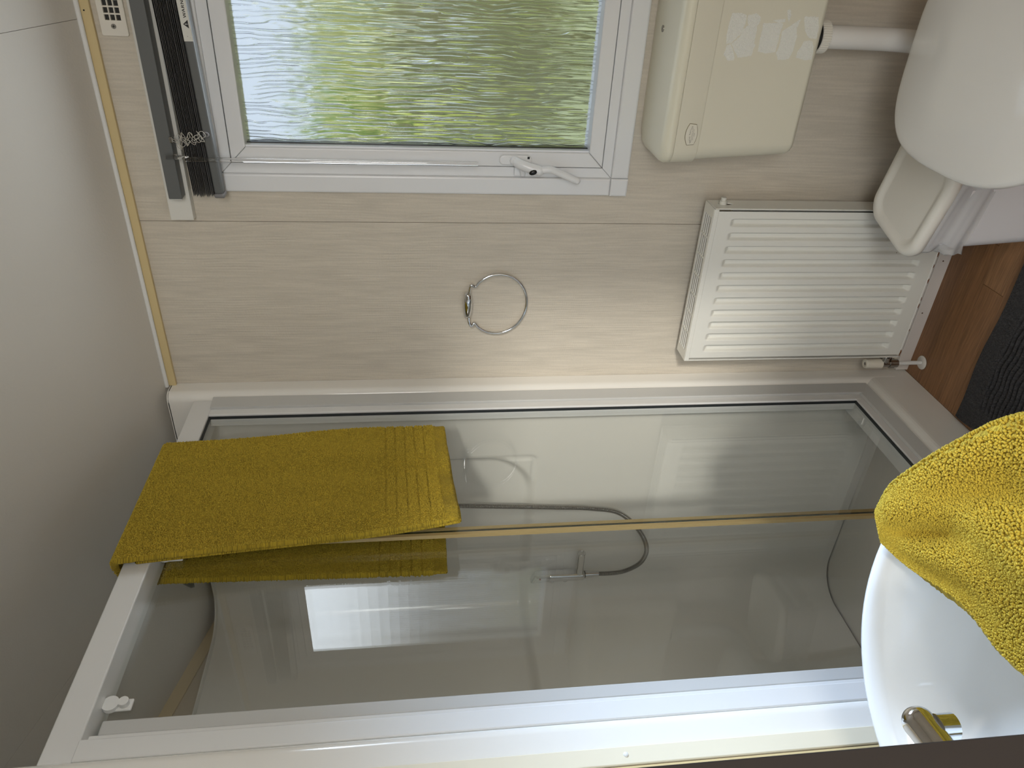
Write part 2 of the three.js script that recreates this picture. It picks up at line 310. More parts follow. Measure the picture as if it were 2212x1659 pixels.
// ------------------------------------------------------------------ window
{
  const w = struct('window_1', 'white plastic window with obscure rippled glass', 'window');
  const x0 = 0.497, x1 = 1.028, y0 = 0.882, y1 = 1.80;
  [[[x0, y0 + 0.04], [x0 + 0.039, y0 + 0.04], [x0 + 0.039, y1], [x0, y1]], [[x1 - 0.039, y0 + 0.04], [x1, y0 + 0.04], [x1, y1], [x1 - 0.039, y1]], [[x0 + 0.04, y0], [x1 - 0.04, y0], [x1 - 0.04, y0 + 0.039], [x0 + 0.04, y0 + 0.039]], [[x0 + 0.039, y1 - 0.025], [x1 - 0.039, y1 - 0.025], [x1 - 0.039, y1], [x0 + 0.039, y1]]]
    .forEach((p) => part('trim', slab(p, 0, 0.014, [], 0.004), M.pvc, w));
  part('corner_cap', slab([[x0 - 0.001, y0 - 0.001], [x0 + 0.0395, y0 - 0.001], [x0 + 0.0395, y0 + 0.0395], [x0 - 0.001, y0 + 0.0395]], 0, 0.0155, [], 0.004), M.pvc, w);
  part('corner_cap', slab([[x1 + 0.001, y0 - 0.001], [x1 + 0.001, y0 + 0.0395], [x1 - 0.0395, y0 + 0.0395], [x1 - 0.0395, y0 - 0.001]], 0, 0.0155, [], 0.004), M.pvc, w);
  frame4('frame', 0.536, 0.989, 0.921, 1.775, 0.022, -0.06, 0.006, M.pvc, w);
  frame4('sash', 0.5605, 0.9645, 0.9455, 1.7505, 0.0325, -0.05, 0.012, M.pvc, w, 0.003);
  frame4('glazing_bead', 0.5925, 0.9325, 0.9695, 1.7295, 0.004, -0.045, 0.006, mat(0xeef1f6, 0.2), w, 0.001);
  frame4('gasket', 0.5965, 0.9285, 0.9735, 1.7255, 0.0018, -0.03, -0.01, M.black, w, 0.0003);
  // obscure glass: long ripples that run up the pane, broken into steps
  const rip = tex(1024, 1024, (u, v) => {
    const ph = u * 30 + 1.5 * vnoise(u * 9, v * 7, 71, 9, 7) + 0.35 * vnoise(u * 22, v * 26, 72, 22, 26), k = Math.floor(ph);
    const on = sstep(0.32, 0.55, vnoise(k * 3.7, v * 7, 73, 0, 7)), c = Math.cos((ph - k) * Math.PI * 2) * 0.5 + 0.5;
    const fine = vnoise(u * 90, v * 9, 74, 90, 9), step = vnoise(u * 48, v * 34, 75, 48, 34), wide = vnoise(u * 16, v * 3, 76, 16, 3);
    return 0.36 * c ** 9 * on + 0.20 * fine + 0.10 * step + 0.08 * wide;
  });
  const gm = new THREE.MeshPhysicalMaterial({ color: 0xffffff, roughness: 0.16, transmission: 1, ior: 1.5, thickness: 0.004, bumpMap: rep(rip, 0.27, 0.6), bumpScale: 0.0036 });
  part('glass_pane', boxUV(box(0.594, 0.931, 0.971, 1.728, -0.022, -0.018)), gm, w, 'obscure glass with vertical ripples');
  // handle
  const h = new THREE.Group(); h.name = 'window_handle'; h.userData.label = 'white cockspur handle with black release button'; w.add(h);
  part('handle_plate', slab(roundRect(0.5655, 0.5875, 1.108, 1.18, 0.0108, 8), 0.012, 0.02, [], 0.003), M.pvc, h);
  part('slot', box(0.580, 0.585, 1.113, 1.118, 0.0195, 0.0203), M.black, h);
  part('strike_wedge', rbox(0.540, 0.560, 1.105, 1.145, 0.006, 0.014, 0.002), M.pvc, h);
  part('handle_lever', [tube([[0.576, 1.146, 0.018], [0.573, 1.136, 0.034], [0.566, 1.112, 0.042], [0.562, 1.094, 0.045]], 0.0108, 24, 14), at(new THREE.SphereGeometry(0.0108, 14, 10), 0.562, 1.094, 0.045), at(new THREE.SphereGeometry(0.011, 14, 10), 0.576, 1.146, 0.022),
    tube([[0.562, 1.096, 0.045], [0.5645, 1.083, 0.046], [0.565, 1.068, 0.047], [0.557, 1.046, 0.047], [0.541, 1.008, 0.046]], 0.0078, 30, 12), at(new THREE.SphereGeometry(0.0078, 12, 8), 0.541, 1.008, 0.046), tube([[0.574, 1.138, 0.028], [0.562, 1.130, 0.024], [0.546, 1.126, 0.018]], 0.006, 10, 10), at(new THREE.SphereGeometry(0.006, 10, 8), 0.546, 1.126, 0.018)], M.pvc, h);
  part('release_button', at(new THREE.SphereGeometry(1, 16, 12).scale(0.0058, 0.0095, 0.004).rotateZ(0.35), 0.5605, 1.108, 0.0525), M.black, h, 'black oval button');
}

// ------------------------------------------------------------------ garden outside, seen through the obscure glass
{
  const soft = (r, seed, amp) => { const g = new THREE.IcosahedronGeometry(1, 12), p = g.attributes.position; for (let i = 0; i < p.count; i++) { const x = p.getX(i), y = p.getY(i), z = p.getZ(i), n = 1 + amp * (vnoise(x * 3 + 9, y * 3 + z * 2, seed) - 0.5) + amp * 0.7 * (vnoise(x * 8 + z * 5, y * 8 + 4, seed + 1) - 0.5); p.setXYZ(i, x * n * r[0], y * n * r[1], z * n * r[2]); } g.computeVertexNormals(); return g; };
  const leafTex = (c, k) => { const t = tex(256, 256, (u, v) => { const s = 0.8 + 0.8 * vnoise(u * 40, v * 40, k, 40, 40) * (0.6 + 0.6 * vnoise(u * 12, v * 12, k + 1, 12, 12)); return c.map((x) => x * s); }, true); return mat(0xffffff, 0.8, { map: rep(t, 0.5) }); };
  const lawn = struct('ground_outside', 'yellow green lawn outside the window', 'lawn');
  part('lawn', boxUV(box(-12, 14, -0.8, -0.6, -20, -0.3)), leafTex([0.60, 0.60, 0.42], 90), lawn);
  const G = [['bush', 'yellow green bush growing outside the window', -1.7, 0.75, -5.4, [0.6, 1.3, 0.5], [0.60, 0.64, 0.30], 101], ['bush', 'dark olive bush growing outside the window', 0.1, 0.6, -5.4, [0.6, 1.1, 0.5], [0.37, 0.38, 0.24], 102],
    ['bush', 'bright mid green bush beside the dark olive bush', 1.9, 0.75, -5.4, [0.6, 1.3, 0.5], [0.56, 0.60, 0.30], 103], ['bush', 'grey green low shrub on the near lawn', -0.35, -0.1, -3.6, [0.36, 0.55, 0.35], [0.60, 0.63, 0.50], 104], ['bush', 'tall mid green bush at the back of the lawn', -3.1, 1.0, -9, [1.15, 1.75, 1.0], [0.48, 0.53, 0.29], 105],
    ['bush', 'pale green low shrub at the lawn edge', 0.75, -0.15, -3.5, [0.36, 0.5, 0.33], [0.66, 0.69, 0.55], 106], ['bush', 'broad olive green bush at the back of the lawn', -0.2, 1.0, -9, [1.15, 1.75, 1.0], [0.55, 0.57, 0.32], 107], ['bush', 'leafy green bush at the far lawn edge', 2.9, 1.0, -9, [1.15, 1.75, 1.0], [0.46, 0.52, 0.29], 108]];
  for (const [n, l, x, y, z, r, c, s] of G) { const o = thing(n, l, 'bush', x, -0.62, z, undefined); const f = part('foliage', boxUV(soft(r, s, 0.5)), leafTex(c, s), o); f.position.y = y + 0.62; part('stem', at(cyl(0.05, 0.07, 0.6, 8), 0, 0.3, 0), mat(0x4a3a28, 0.9), o); }
  const T = [['tree', 'leafy tree with a brown trunk beyond the bushes', 3.4, -14, 2.4, [1.7, 1.5, 1.6], [0.5, 0.6, 0.24]], ['tree', 'darker tree standing far across the lawn', -3.6, -14, 2.0, [2.0, 1.7, 2.0], [0.4, 0.5, 0.2]]];
  T.forEach(([n, l, x, z, h, r, c], k) => { const o = thing(n, l, 'tree', x, -0.62, z); part('trunk', at(cyl(0.12, 0.18, h, 10), 0, h / 2, 0), mat(0x4a3d30, 0.9), o); const f = part('crown', boxUV(soft(r, 120 + k, 0.6)), leafTex(c, 130 + k), o); f.position.y = h + 0.4; });
}

// ------------------------------------------------------------------ blind, batten, vent
{
  solo('blind_batten', rbox(0.435, 1.09, 1.846, 1.894, 0, 0.022, 0.0015), mat(0xdedcd4, 0.5), 'white wooden batten on the wall behind the blind headrail', 'batten');
  const b = thing('venetian_blind', 'dark grey venetian blind drawn up above the window', 'blind', 0.49, 1.78, 0.022);
  const G = (g) => g.translate(-0.49, -1.78, -0.022), grey = mat(0x636564, 0.4), dark = mat(0x7a797a, 0.3);
  part('headrail', G(rbox(0.492, 1.035, 1.853, 1.88, 0.022, 0.052, 0.002)), grey, b);
  part('end_cap', G(rbox(0.4905, 0.4925, 1.8535, 1.8795, 0.0225, 0.0515, 0.0005)), M.aluGrey, b);
  const n = 17, x0 = 0.497, x1 = 1.03, tilt = 0.03, r = rng(41);
  for (let i = 0; i < n; i++) { // thin cambered slats, sagging to the left
    const y = 1.7885 + i * 0.0026, dx = (r() - 0.5) * 0.004, dz = (r() - 0.5) * 0.005, sl = (r() - 0.5) * 0.003;
    const g = sheet(4, 6, (u, v) => [lerp(x0 + dx, x1 + dx, v), y + sl * u + tilt * (lerp(x0, x1, v) - x0) + 0.0015 * (1 - (2 * u - 1) ** 2) + 0.0004 * Math.sin(v * 40 + i), 0.024 + dz + 0.025 * u], () => 0.0004, (u, v) => [u, v]);
    part('slat', G(g), dark, b);
  }
  part('bottom_rail', G((() => { const g = rbox(x0 + 0.006, x1, 1.768, 1.786, 0.024, 0.049, 0.004), p = g.attributes.position; for (let i = 0; i < p.count; i++) p.setY(i, p.getY(i) + tilt * (p.getX(i) - x0)); return g; })()), grey, b);
  part('end_cap', G(rbox(x0 - 0.003, x0 + 0.007, 1.766, 1.788, 0.0225, 0.0505, 0.004)), dark, b);
  const lab = canvasTex(1024, 128, (g, w, h) => {
    g.fillStyle = '#d9d8d0'; g.fillRect(0, 0, w, h); g.fillStyle = '#22201f';
    g.font = 'bold 22px sans-serif'; g.fillText('<', 40, 70); g.fillText('-', 30, 100);
    g.beginPath(); g.moveTo(120, 104); g.lineTo(160, 32); g.lineTo(200, 104); g.closePath(); g.fill(); g.fillStyle = '#d9d8d0'; g.fillRect(156, 56, 8, 26); g.fillRect(156, 88, 8, 8);
    g.fillStyle = '#22201f'; g.font = 'bold 54px sans-serif'; g.fillText('WARNING', 218, 92);
    const q = rng(8); for (let row = 0; row < 4; row++) { let x = 520; while (x < 1000) { const k = 6 + q() * 26; g.fillRect(x, 18 + row * 28, k, 12); x += k + 8; } }
  });
  const lg = new THREE.PlaneGeometry(0.19, 0.0165); lg.rotateZ(Math.atan(tilt)).translate(0.80 + 0.095, 1.777 + tilt * (0.895 - x0), 0.0494);
  part('warning_label', G(lg), mat(0xffffff, 0.6, { map: lab, side: THREE.DoubleSide }), b, 'white printed warning label on the bottom rail');
  part('wand_hook', G(merge([rbox(0.577, 0.587, 1.845, 1.869, 0.05, 0.058, 0.002), tube([[0.582, 1.85, 0.056], [0.5815, 1.836, 0.058], [0.581, 1.822, 0.057]], 0.0042, 8, 8)])), M.clear, b, 'clear plastic hook');
  part('tilt_wand', G(at(cyl(0.0045, 0.0045, 0.60, 6), 0.5785, 1.530, 0.0575)), M.clear, b, 'clear acrylic rod hanging over the window frame');
  const cordM = mat(0xb9b5ab, 0.7), q = rng(77), pts = [];
  for (let i = 0; i < 90; i++) { const t = i / 89, amp = 0.019 * (1 - 0.55 * t) * (0.35 + 0.65 * Math.abs(Math.sin(t * 9))); pts.push([0.613 + 0.012 * t + amp * Math.sin(t * 74 + 1) * (0.6 + 0.7 * q()) + (q() - 0.5) * 0.004, lerp(1.842, 1.786, t) + 0.006 * Math.sin(t * 97) + 0.003 * (q() - 0.5), 0.056 + 0.004 * q()]); }
  part('pull_cord', G(tube(pts, 0.0006, 700, 5)), cordM, b, 'tangled thin pale cord');
  part('cord_guide', G(at(new THREE.TorusGeometry(0.0045, 0.002, 8, 16), 0.627, 1.783, 0.0515)), dark, b);
  part('cord_guide', G(rbox(0.610, 0.622, 1.848, 1.856, 0.05, 0.056, 0.002)), M.chromeDull, b);
}
{
  const v = thing('wall_vent', 'small white plastic vent grille with square holes above the blind', 'vent', 0.87, 1.931, 0);
  const holes = [];
  for (let i = 0; i < 7; i++) for (let j = 0; j < 3; j++) holes.push(rect(-0.044 + i * 0.0125, -0.0345 + i * 0.0125, -0.0155 + j * 0.0105, -0.0075 + j * 0.0105).reverse());
  part('grille', slab(roundRect(-0.072, 0.072, -0.0245, 0.0245, 0.004), 0.0, 0.006, holes, 0.0012), mat(0xe6e0d4, 0.4), v);
  part('backing', box(-0.06, 0.06, -0.02, 0.02, 0.0002, 0.001), mat(0x30302e, 0.8), v);
  part('screw', at(cyl(0.0045, 0.0045, 0.002, 20).rotateX(Math.PI / 2), -0.0545, 0, 0.0065), M.chromeDull, v, 'cross head screw');
  part('screw_slot', [at(new THREE.BoxGeometry(0.005, 0.001, 0.0006), -0.0545, 0, 0.0076), at(new THREE.BoxGeometry(0.001, 0.005, 0.0006), -0.0545, 0, 0.0076)], M.black, v);
}

// ------------------------------------------------------------------ cistern, flush pipe, toilet
{
  const c = thing('toilet_cistern', 'cream plastic toilet cistern with lid under the window', 'cistern', 0.856, 0.575, 0);
  const hw = 0.243;
  const ring = (y, w, d, r) => roundRect(-w, w, 0.002, d, r, 8).map(([x, z]) => [x, y, z]).reverse();
  part('tank', loft([ring(0.0, hw - 0.03, 0.140, 0.02), ring(0.003, hw - 0.022, 0.150, 0.028), ring(0.012, hw - 0.018, 0.154, 0.03), ring(0.12, hw - 0.011, 0.159, 0.032), ring(0.212, hw - 0.005, 0.163, 0.034), ring(0.2155, hw - 0.003, 0.1645, 0.034), ring(0.2165, hw - 0.001, 0.168, 0.034), ring(0.2645, hw, 0.1705, 0.034), ring(0.2655, hw - 0.002, 0.168, 0.034)], true, true), M.ivory, c);
  part('lid', loft([ring(0.2662, hw - 0.003, 0.168, 0.034), ring(0.267, hw, 0.171, 0.034), ring(0.276, hw + 0.0005, 0.171, 0.034), ring(0.284, hw - 0.003, 0.167, 0.032), ring(0.2885, hw - 0.010, 0.159, 0.03), ring(0.290, hw - 0.018, 0.151, 0.028), ring(0.2905, hw - 0.06, 0.10, 0.02)], true, true), M.ivoryLid, c);
  part('lid_screw', at(cyl(0.0065, 0.0065, 0.002, 20), 0.0, 0.2912, 0.06), M.chromeDull, c);
  // badge
  const bp = []; for (let i = 0; i <= 12; i++) { const t = i / 12; bp.push([lerp(0.0205, -0.0205, t), 0.0065 + 0.006 * (1 - (2 * t - 1) ** 2)]); } for (let i = 0; i <= 12; i++) { const t = i / 12; bp.push([lerp(-0.0195, 0.0195, t), -0.007 - 0.0045 * (1 - (2 * t - 1) ** 2)]); }
  const big = bp.map(([x, y]) => [x * 1.05, y * 1.09]);
  part('badge_rim', at(slab(big, 0, 0.0006), -0.1785, 0.2345, 0.1695), mat(0x857c63, 0.5), c);
  part('badge', at(slab(bp, 0, 0.0012, [], 0.0004), -0.1785, 0.2345, 0.1696), mat(0xe0dccd, 0.35), c);
  const bt = canvasTex(512, 256, (g, w, h) => {
    g.fillStyle = '#dedacb'; g.fillRect(0, 0, w, h); g.fillStyle = '#8d887a'; g.textAlign = 'center';
    const s = 'Dudley Duoflush'; g.font = 'bold 58px sans-serif';
    for (let i = 0; i < s.length; i++) { const a = (i - (s.length - 1) / 2) * 0.062; g.save(); g.translate(w / 2 + Math.sin(a) * 520, 606 - Math.cos(a) * 520); g.rotate(a); g.fillText(s[i], 0, 0); g.restore(); }
    g.font = 'bold 32px sans-serif'; g.fillText('PUSH & RELEASE FOR FULL', w / 2, 150); g.fillText('HOLD FOR REDUCED', w / 2, 190); g.fillText('FLUSH', w / 2, 228);
  });
  part('badge_print', at(new THREE.PlaneGeometry(0.036, 0.0165), -0.1785, 0.2345, 0.1710), mat(0xffffff, 0.4, { map: bt }), c, 'small oval badge with raised lettering');
  // remains of a peeled label
  const paper = mat(0xe4e4dc, 0.85, { bumpMap: rep(tex(256, 256, (u, v) => vnoise(u * 40, v * 40, 201, 40, 40) * 0.6 + 0.4 * (1 - Math.abs(2 * vnoise(u * 9, v * 9, 202, 9, 9) - 1)) ** 8), 0.05), bumpScale: 0.0009 });
  const q = rng(31);
  const jag = (poly) => { const o = []; poly.forEach((p, i) => { const n = poly[(i + 1) % poly.length], L = Math.hypot(n[0] - p[0], n[1] - p[1]), k = Math.max(1, Math.round(L / 3)); for (let j = 0; j < k; j++) { const t = j / k; o.push([lerp(p[0], n[0], t) + (q() - 0.5) * 1.3, lerp(p[1], n[1], t) + (q() - 0.5) * 1.3]); } }); return o.map(([x, y]) => [x / 1000 - 0.856, y / 1000 - 0.575]); };
  for (const poly of [[[899, 769], [900, 752], [896, 739], [880, 739], [864, 744], [847, 760], [846, 769], [863, 772], [886, 771]], [[897, 736], [900, 721], [895, 710], [888, 710], [878, 714], [865, 713], [848, 713], [846, 710], [826, 714], [824, 728], [822, 741], [846, 759], [862, 743], [871, 742], [880, 732], [891, 737]],
    [[844, 767], [846, 761], [826, 748], [817, 748], [816, 760], [828, 771]], [[884, 703], [885, 675], [886, 669], [884, 662], [865, 665], [856, 664], [834, 666], [831, 684], [834, 702], [855, 703], [872, 702]], [[888, 685], [891, 677], [893, 660], [887, 659], [886, 671]], [[907, 660], [909, 654], [899, 649], [888, 652], [900, 658]],
    [[879, 650], [888, 637], [893, 628], [878, 632], [862, 628], [840, 629], [828, 632], [822, 635], [820, 657], [833, 663], [847, 660], [871, 661]], [[898, 621], [898, 593], [879, 587], [859, 587], [861, 603], [873, 614], [891, 621]], [[855, 611], [856, 594], [846, 588], [822, 585], [821, 602], [825, 620], [836, 620], [844, 615]]]) {
    const g = boxUV(slab(jag(poly), 0, 0.0005)), p = g.attributes.position; // lies on the slightly tapered front of the tank
    for (let i = 0; i < p.count; i++) { const y = p.getY(i); p.setZ(i, p.getZ(i) + lerp(0.154, 0.1631, clamp((y - 0.012) / 0.2)) - 0.0001); }
    part('label_scrap', g, paper, c, 'torn scrap of a peeled white paper label');
  }
}
{
  const f = thing('flush_pipe', 'white plastic flush pipe with ribbed nut below the cistern', 'pipe', 0.856, 0.575, 0.085);
  part('rubber_washer', at(cyl(0.03, 0.029, 0.022, 32), 0, -0.011, 0), M.black, f, 'black rubber washer');
  const nut = new THREE.Shape(); for (let i = 0; i < 120; i++) { const a = i / 120 * Math.PI * 2, r = i % 3 === 0 ? 0.0292 : 0.0308; i ? nut.lineTo(r * Math.cos(a), r * Math.sin(a)) : nut.moveTo(r * Math.cos(a), r * Math.sin(a)); }
  part('ribbed_nut', new THREE.ExtrudeGeometry(nut, { depth: 0.017, bevelEnabled: true, bevelSize: 0.001, bevelThickness: 0.001, bevelSegments: 1 }).rotateX(Math.PI / 2).translate(0, -0.023, 0), mat(0xe8e4da, 0.4), f);
  part('pipe', tube([[0, -0.02, 0], [0, -0.09, 0], [0.0, -0.17, 0.004], [0, -0.225, 0.025], [0, -0.243, 0.07], [0, -0.245, 0.112]], 0.0225, 40, 24), mat(0xeceae6, 0.22), f);
}
{
  const t = thing('toilet', 'white ceramic toilet with closed lid beside the pedal bin', 'toilet', 0.856, 0, 0.443);
  const pan = (y, w, zf, zb, e = 2.3) => sring(0, y, (zf + zb) / 2, w, (zf - zb) / 2, e);
  part('pan', loft([pan(0, 0.11, 0.14, -0.2), pan(0.02, 0.108, 0.138, -0.198), pan(0.12, 0.09, 0.11, -0.19), pan(0.22, 0.10, 0.14, -0.2), pan(0.3, 0.12, 0.2, -0.2), pan(0.36, 0.142, 0.235, -0.2), pan(0.385, 0.158, 0.242, -0.2), pan(0.392, 0.152, 0.238, -0.196)], true, true), M.ceramic, t);
  const lidRing = (y, g) => { const o = [], n = 72; for (let i = 0; i < n; i++) { const a = -i / n * Math.PI * 2, c = Math.cos(a), s = Math.sin(a); const front = s > 0; const e = front ? 2.15 : 3.6; const w = 0.176 - g, d = (front ? 0.25 : 0.213) - g; o.push([w * Math.sign(c) * Math.abs(c) ** (2 / e), y, d * Math.sign(s) * Math.abs(s) ** (2 / e)]); } return o; };
  part('seat', loft([lidRing(0.393, 0.012), lidRing(0.395, 0.006), lidRing(0.413, 0.004), lidRing(0.418, 0.01)], true, true), M.ceramic, t);
  const dome = (g) => lidRing(0.4385 + 0.018 * (1 - ((0.176 - g) / 0.176) ** 2), g);
  part('lid', loft([lidRing(0.4185, 0.008), lidRing(0.421, 0.002), lidRing(0.430, 0), lidRing(0.436, 0.003), dome(0.010), dome(0.02), dome(0.035), dome(0.055), dome(0.08), dome(0.105), dome(0.13), dome(0.155)], true, true), mat(0xefeeeb, 0.05), t);
  [-0.075, 0.075].forEach((x) => part('hinge', at(cyl(0.009, 0.009, 0.04, 16).rotateZ(Math.PI / 2), x, 0.405, -0.208), M.chrome, t));
}

// ------------------------------------------------------------------ pedal bin
{
  const b = thing('pedal_bin', 'white plastic bin with flat lid between toilet and radiator', 'bin', 0.594, 0, 0.259);
  const turn = 0.27, k = 1.0;
  const rr = (y, a, c, r) => roundRect(-a, a, -c, c, r, 8).map(([x, z]) => [x * Math.cos(turn) - z * Math.sin(turn), y, x * Math.sin(turn) + z * Math.cos(turn)]).reverse();
  part('body', loft([rr(0, 0.0760, 0.066, 0.03), rr(0.006, 0.0800, 0.070, 0.032), rr(0.33, 0.1000, 0.086, 0.036), rr(0.333, 0.0960, 0.082, 0.034)], true, true), mat(0xe2e1e4, 0.35), b);
  part('pedal_line', loft([rr(0.052, 0.0835, 0.0735, 0.033), rr(0.0535, 0.0848, 0.0748, 0.033), rr(0.055, 0.0837, 0.0737, 0.033)]), mat(0xd9d7d8, 0.4), b);
  part('lid', loft([rr(0.334, 0.1020, 0.089, 0.04), rr(0.337, 0.1110, 0.098, 0.045), rr(0.348, 0.1120, 0.099, 0.046), rr(0.356, 0.1090, 0.096, 0.045), rr(0.3595, 0.1030, 0.090, 0.042), rr(0.3600, 0.0980, 0.085, 0.04), rr(0.3585, 0.0920, 0.079, 0.036), rr(0.3545, 0.0880, 0.075, 0.033), rr(0.3535, 0.0820, 0.069, 0.03)], true, true), M.binPlastic, b);
  part('pedal', rbox(-0.02, 0.03, 0.006, 0.016, 0.07, 0.11, 0.004), M.black, b);
  const q = (a, y) => vnoise(a * 5, y * 20, 301, 0) - 0.5 + 0.6 * (vnoise(a * 16, y * 60, 302) - 0.5);
  const rings = []; for (let j = 0; j <= 22; j++) { const y = 0.335 - j * 0.0036; const base = rr(y, 0.102 + 0.0035 * Math.sin(j * 0.5) - j * 0.0002, 0.089 + 0.0035 * Math.sin(j * 0.5) - j * 0.0002, 0.038); rings.push(base.map(([x, yy, z], i) => { const a = i / base.length, w = 1 + Math.max(0, q(Math.sin(a * 6.28) * 2 + 2, y)) * 0.3 * (j / 22 + 0.2) + 0.016 * Math.sin(a * 95 + j * 0.9) * Math.sin(a * 41 + j * 0.4), low = yy + 0.028 * (vnoise(a * 7, 1, 305, 7) - 0.5) * j / 22; return [x * w, low, z * w]; })); }
  part('liner_bag', loft(rings.reverse()), new THREE.MeshPhysicalMaterial({ color: 0xf2f2f2, roughness: 0.28, transmission: 0.62, ior: 1.4, side: THREE.DoubleSide }), b, 'crumpled clear plastic bin liner over the rim');
}

// ------------------------------------------------------------------ radiator with valve
{
  const r = thing('radiator', 'white ribbed panel radiator below the towel ring', 'radiator', 0.296, 0.102, 0.012);
  const X = 0.199, H = 0.59, zb = 0.024, zf = 0.079;
  const groove = (x, y) => { // eleven pressed channels
    const p = (x + X) / (2 * X) * 12, c = Math.round(p); if (c < 1 || c > 11) return 0;
    const dx = Math.abs(p - c) * 0.0332, end = Math.min(y - 0.042, H - 0.042 - y);
    return -0.011 * sstep(0.0098, 0.0052, dx) * sstep(0, 0.013, end);
  };
  part('front_panel', grid(286, 120, (u, v) => { const t = v < 0.15 ? v * 0.8 / 1.0 : v; const x = lerp(-X + 0.006, X - 0.006, u), vv = v < 0.2 ? v * 0.6 : v > 0.8 ? 1 - (1 - v) * 0.6 : lerp(0.12, 0.88, (v - 0.2) / 0.6), y = vv * H; return [x, y, zf - 0.002 + groove(x, y)]; }), M.rad, r);
  part('panel_rim', [tube([[-X + 0.006, 0.003, zf - 0.004], [0, 0.003, zf - 0.004], [X - 0.006, 0.003, zf - 0.004]], 0.003, 2, 8), rbox(-X + 0.004, X - 0.004, 0.0, 0.004, zf - 0.012, zf - 0.002, 0.001)], M.rad, r);
  part('back_panel', rbox(-X + 0.006, X - 0.006, 0.01, H - 0.06, zb, zb + 0.012, 0.002), M.rad, r);
  part('convector_fins', Array.from({ length: 18 }, (_, i) => box(-X + 0.02 + i * 0.021, -X + 0.0215 + i * 0.021, 0.05, H - 0.012, zb + 0.012, zf - 0.014)), mat(0x4c4c49, 0.6), r, 'convector fins coloured dark for the shade below the grille');  // shade put into the fin colour so the grille slots look dark
  for (const s of [-1, 1]) {
    const hole = s > 0 ? [Array.from({ length: 20 }, (_, i) => { const a = -i / 20 * Math.PI * 2; return [0.050 + 0.013 * Math.cos(a), H - 0.032 + 0.0075 * Math.sin(a)]; })] : [];
    const sh = [[zb - 0.004, 0.004], [zf, 0.004], [zf, H], [zb - 0.004, H]];
    const hz = s > 0 ? [Array.from({ length: 24 }, (_, i) => { const a = -i / 24 * Math.PI * 2; return [0.046 + 0.008 * Math.cos(a), H - 0.034 + 0.018 * Math.sin(a)]; })] : [];
    const g = slab(sh, 0, 0.003, hz, 0.0008); g.rotateY(-Math.PI / 2); g.translate(s > 0 ? X + 0.0015 : -X + 0.0015, 0, 0);
    part('side_panel', g, M.rad, r);
  }
  // top grille: four rows of short slots
  const slots = []; for (let a = 0; a < 7; a++) for (let k = 0; k < 4; k++) slots.push(rect(-X + 0.026 + a * 0.0505, -X + 0.026 + a * 0.0505 + 0.0455, 0.0095 + k * 0.0108, 0.0173 + k * 0.0108).reverse());
  const tg = slab(rect(-X, X, 0, 0.059), 0, 0.003, slots, 0.0006); tg.rotateX(Math.PI / 2); tg.translate(0, H + 0.0035, zb - 0.004);
  part('top_grille', tg, M.rad, r);
  part('grille_lip', rbox(-X, X, H - 0.008, H + 0.003, zf - 0.001, zf + 0.003, 0.0012), M.rad, r);
  const vent = new THREE.Group(); vent.name = 'air_vent'; r.add(vent);
  part('bleed_screw', [at(cyl(0.0095, 0.0095, 0.008, 6).rotateZ(Math.PI / 2), X + 0.005, H - 0.028, 0.046), at(cyl(0.006, 0.006, 0.009, 16).rotateZ(Math.PI / 2), X + 0.012, H - 0.028, 0.046)], mat(0xdeddd5, 0.4), vent);
  [[0.12, 0.085, 2.6], [0.118, 0.079, 1.6], [0.094, 0.112, 0.9], [-0.05, 0.002, 2], [-0.03, 0.002, 1.6], [0.02, 0.002, 2.4], [0.06, 0.002, 1.8], [-0.12, 0.002, 1.5], [-0.185, 0.003, 3.5], [0.09, 0.002, 2.6]].forEach(([x, y, k]) => { const s = []; for (let i = 0; i < 9; i++) { const a = i / 9 * 6.283; s.push([x + 0.0011 * k * Math.cos(a) * (0.6 + R() * 0.8) * (y < 0.01 ? 2.6 : 1), y + 0.0011 * k * Math.sin(a) * (0.6 + R() * 0.7) * (y < 0.01 ? 0.5 : 1)]); } part('rust_spot', at(slab(s, 0, 0.0003), 0, 0, y > 0.01 ? zf - 0.0021 : zf - 0.0008), M.rust, r, 'small brown rust chip'); });
  const v = new THREE.Group(); v.name = 'valve'; v.userData.label = 'white capped valve with chrome body'; r.add(v);
  const vx = -0.241, vz = 0.042, y0 = -0.102;
  part('valve_cap', [at(cyl(0.0125, 0.0135, 0.044, 24), vx, y0 + 0.143, vz), at(lathe([[0.0045, 0.0], [0.0048, 0.003], [0.0115, 0.0036], [0.0125, 0]], 24), vx, y0 + 0.165, vz)], mat(0xe9e2d2, 0.35), v);
  part('cap_screw', at(cyl(0.0045, 0.0045, 0.002, 16), vx, y0 + 0.166, vz), mat(0x77706a, 0.5), v);
  part('valve_body', [at(cyl(0.0105, 0.0105, 0.026, 20), vx, y0 + 0.11, vz), at(cyl(0.0135, 0.0135, 0.016, 6), vx, y0 + 0.091, vz), at(cyl(0.0115, 0.0115, 0.01, 20), vx, y0 + 0.08, vz), at(cyl(0.0095, 0.0095, 0.05, 20).rotateZ(Math.PI / 2), vx + 0.022, y0 + 0.112, vz), at(cyl(0.0145, 0.0145, 0.012, 6).rotateZ(Math.PI / 2), vx + 0.016, y0 + 0.112, vz)], M.chromeDull, v);
  part('supply_pipe', at(cyl(0.0055, 0.0055, 0.08, 16), vx, y0 + 0.04, vz), M.white, v);
  part('pipe_collar', at(lathe([[0.006, 0.004], [0.012, 0.0038], [0.0185, 0.0018], [0.0195, 0], [0.006, 0]], 28), vx, y0 + 0.0002, vz), mat(0xe6e2da, 0.4), v);
}

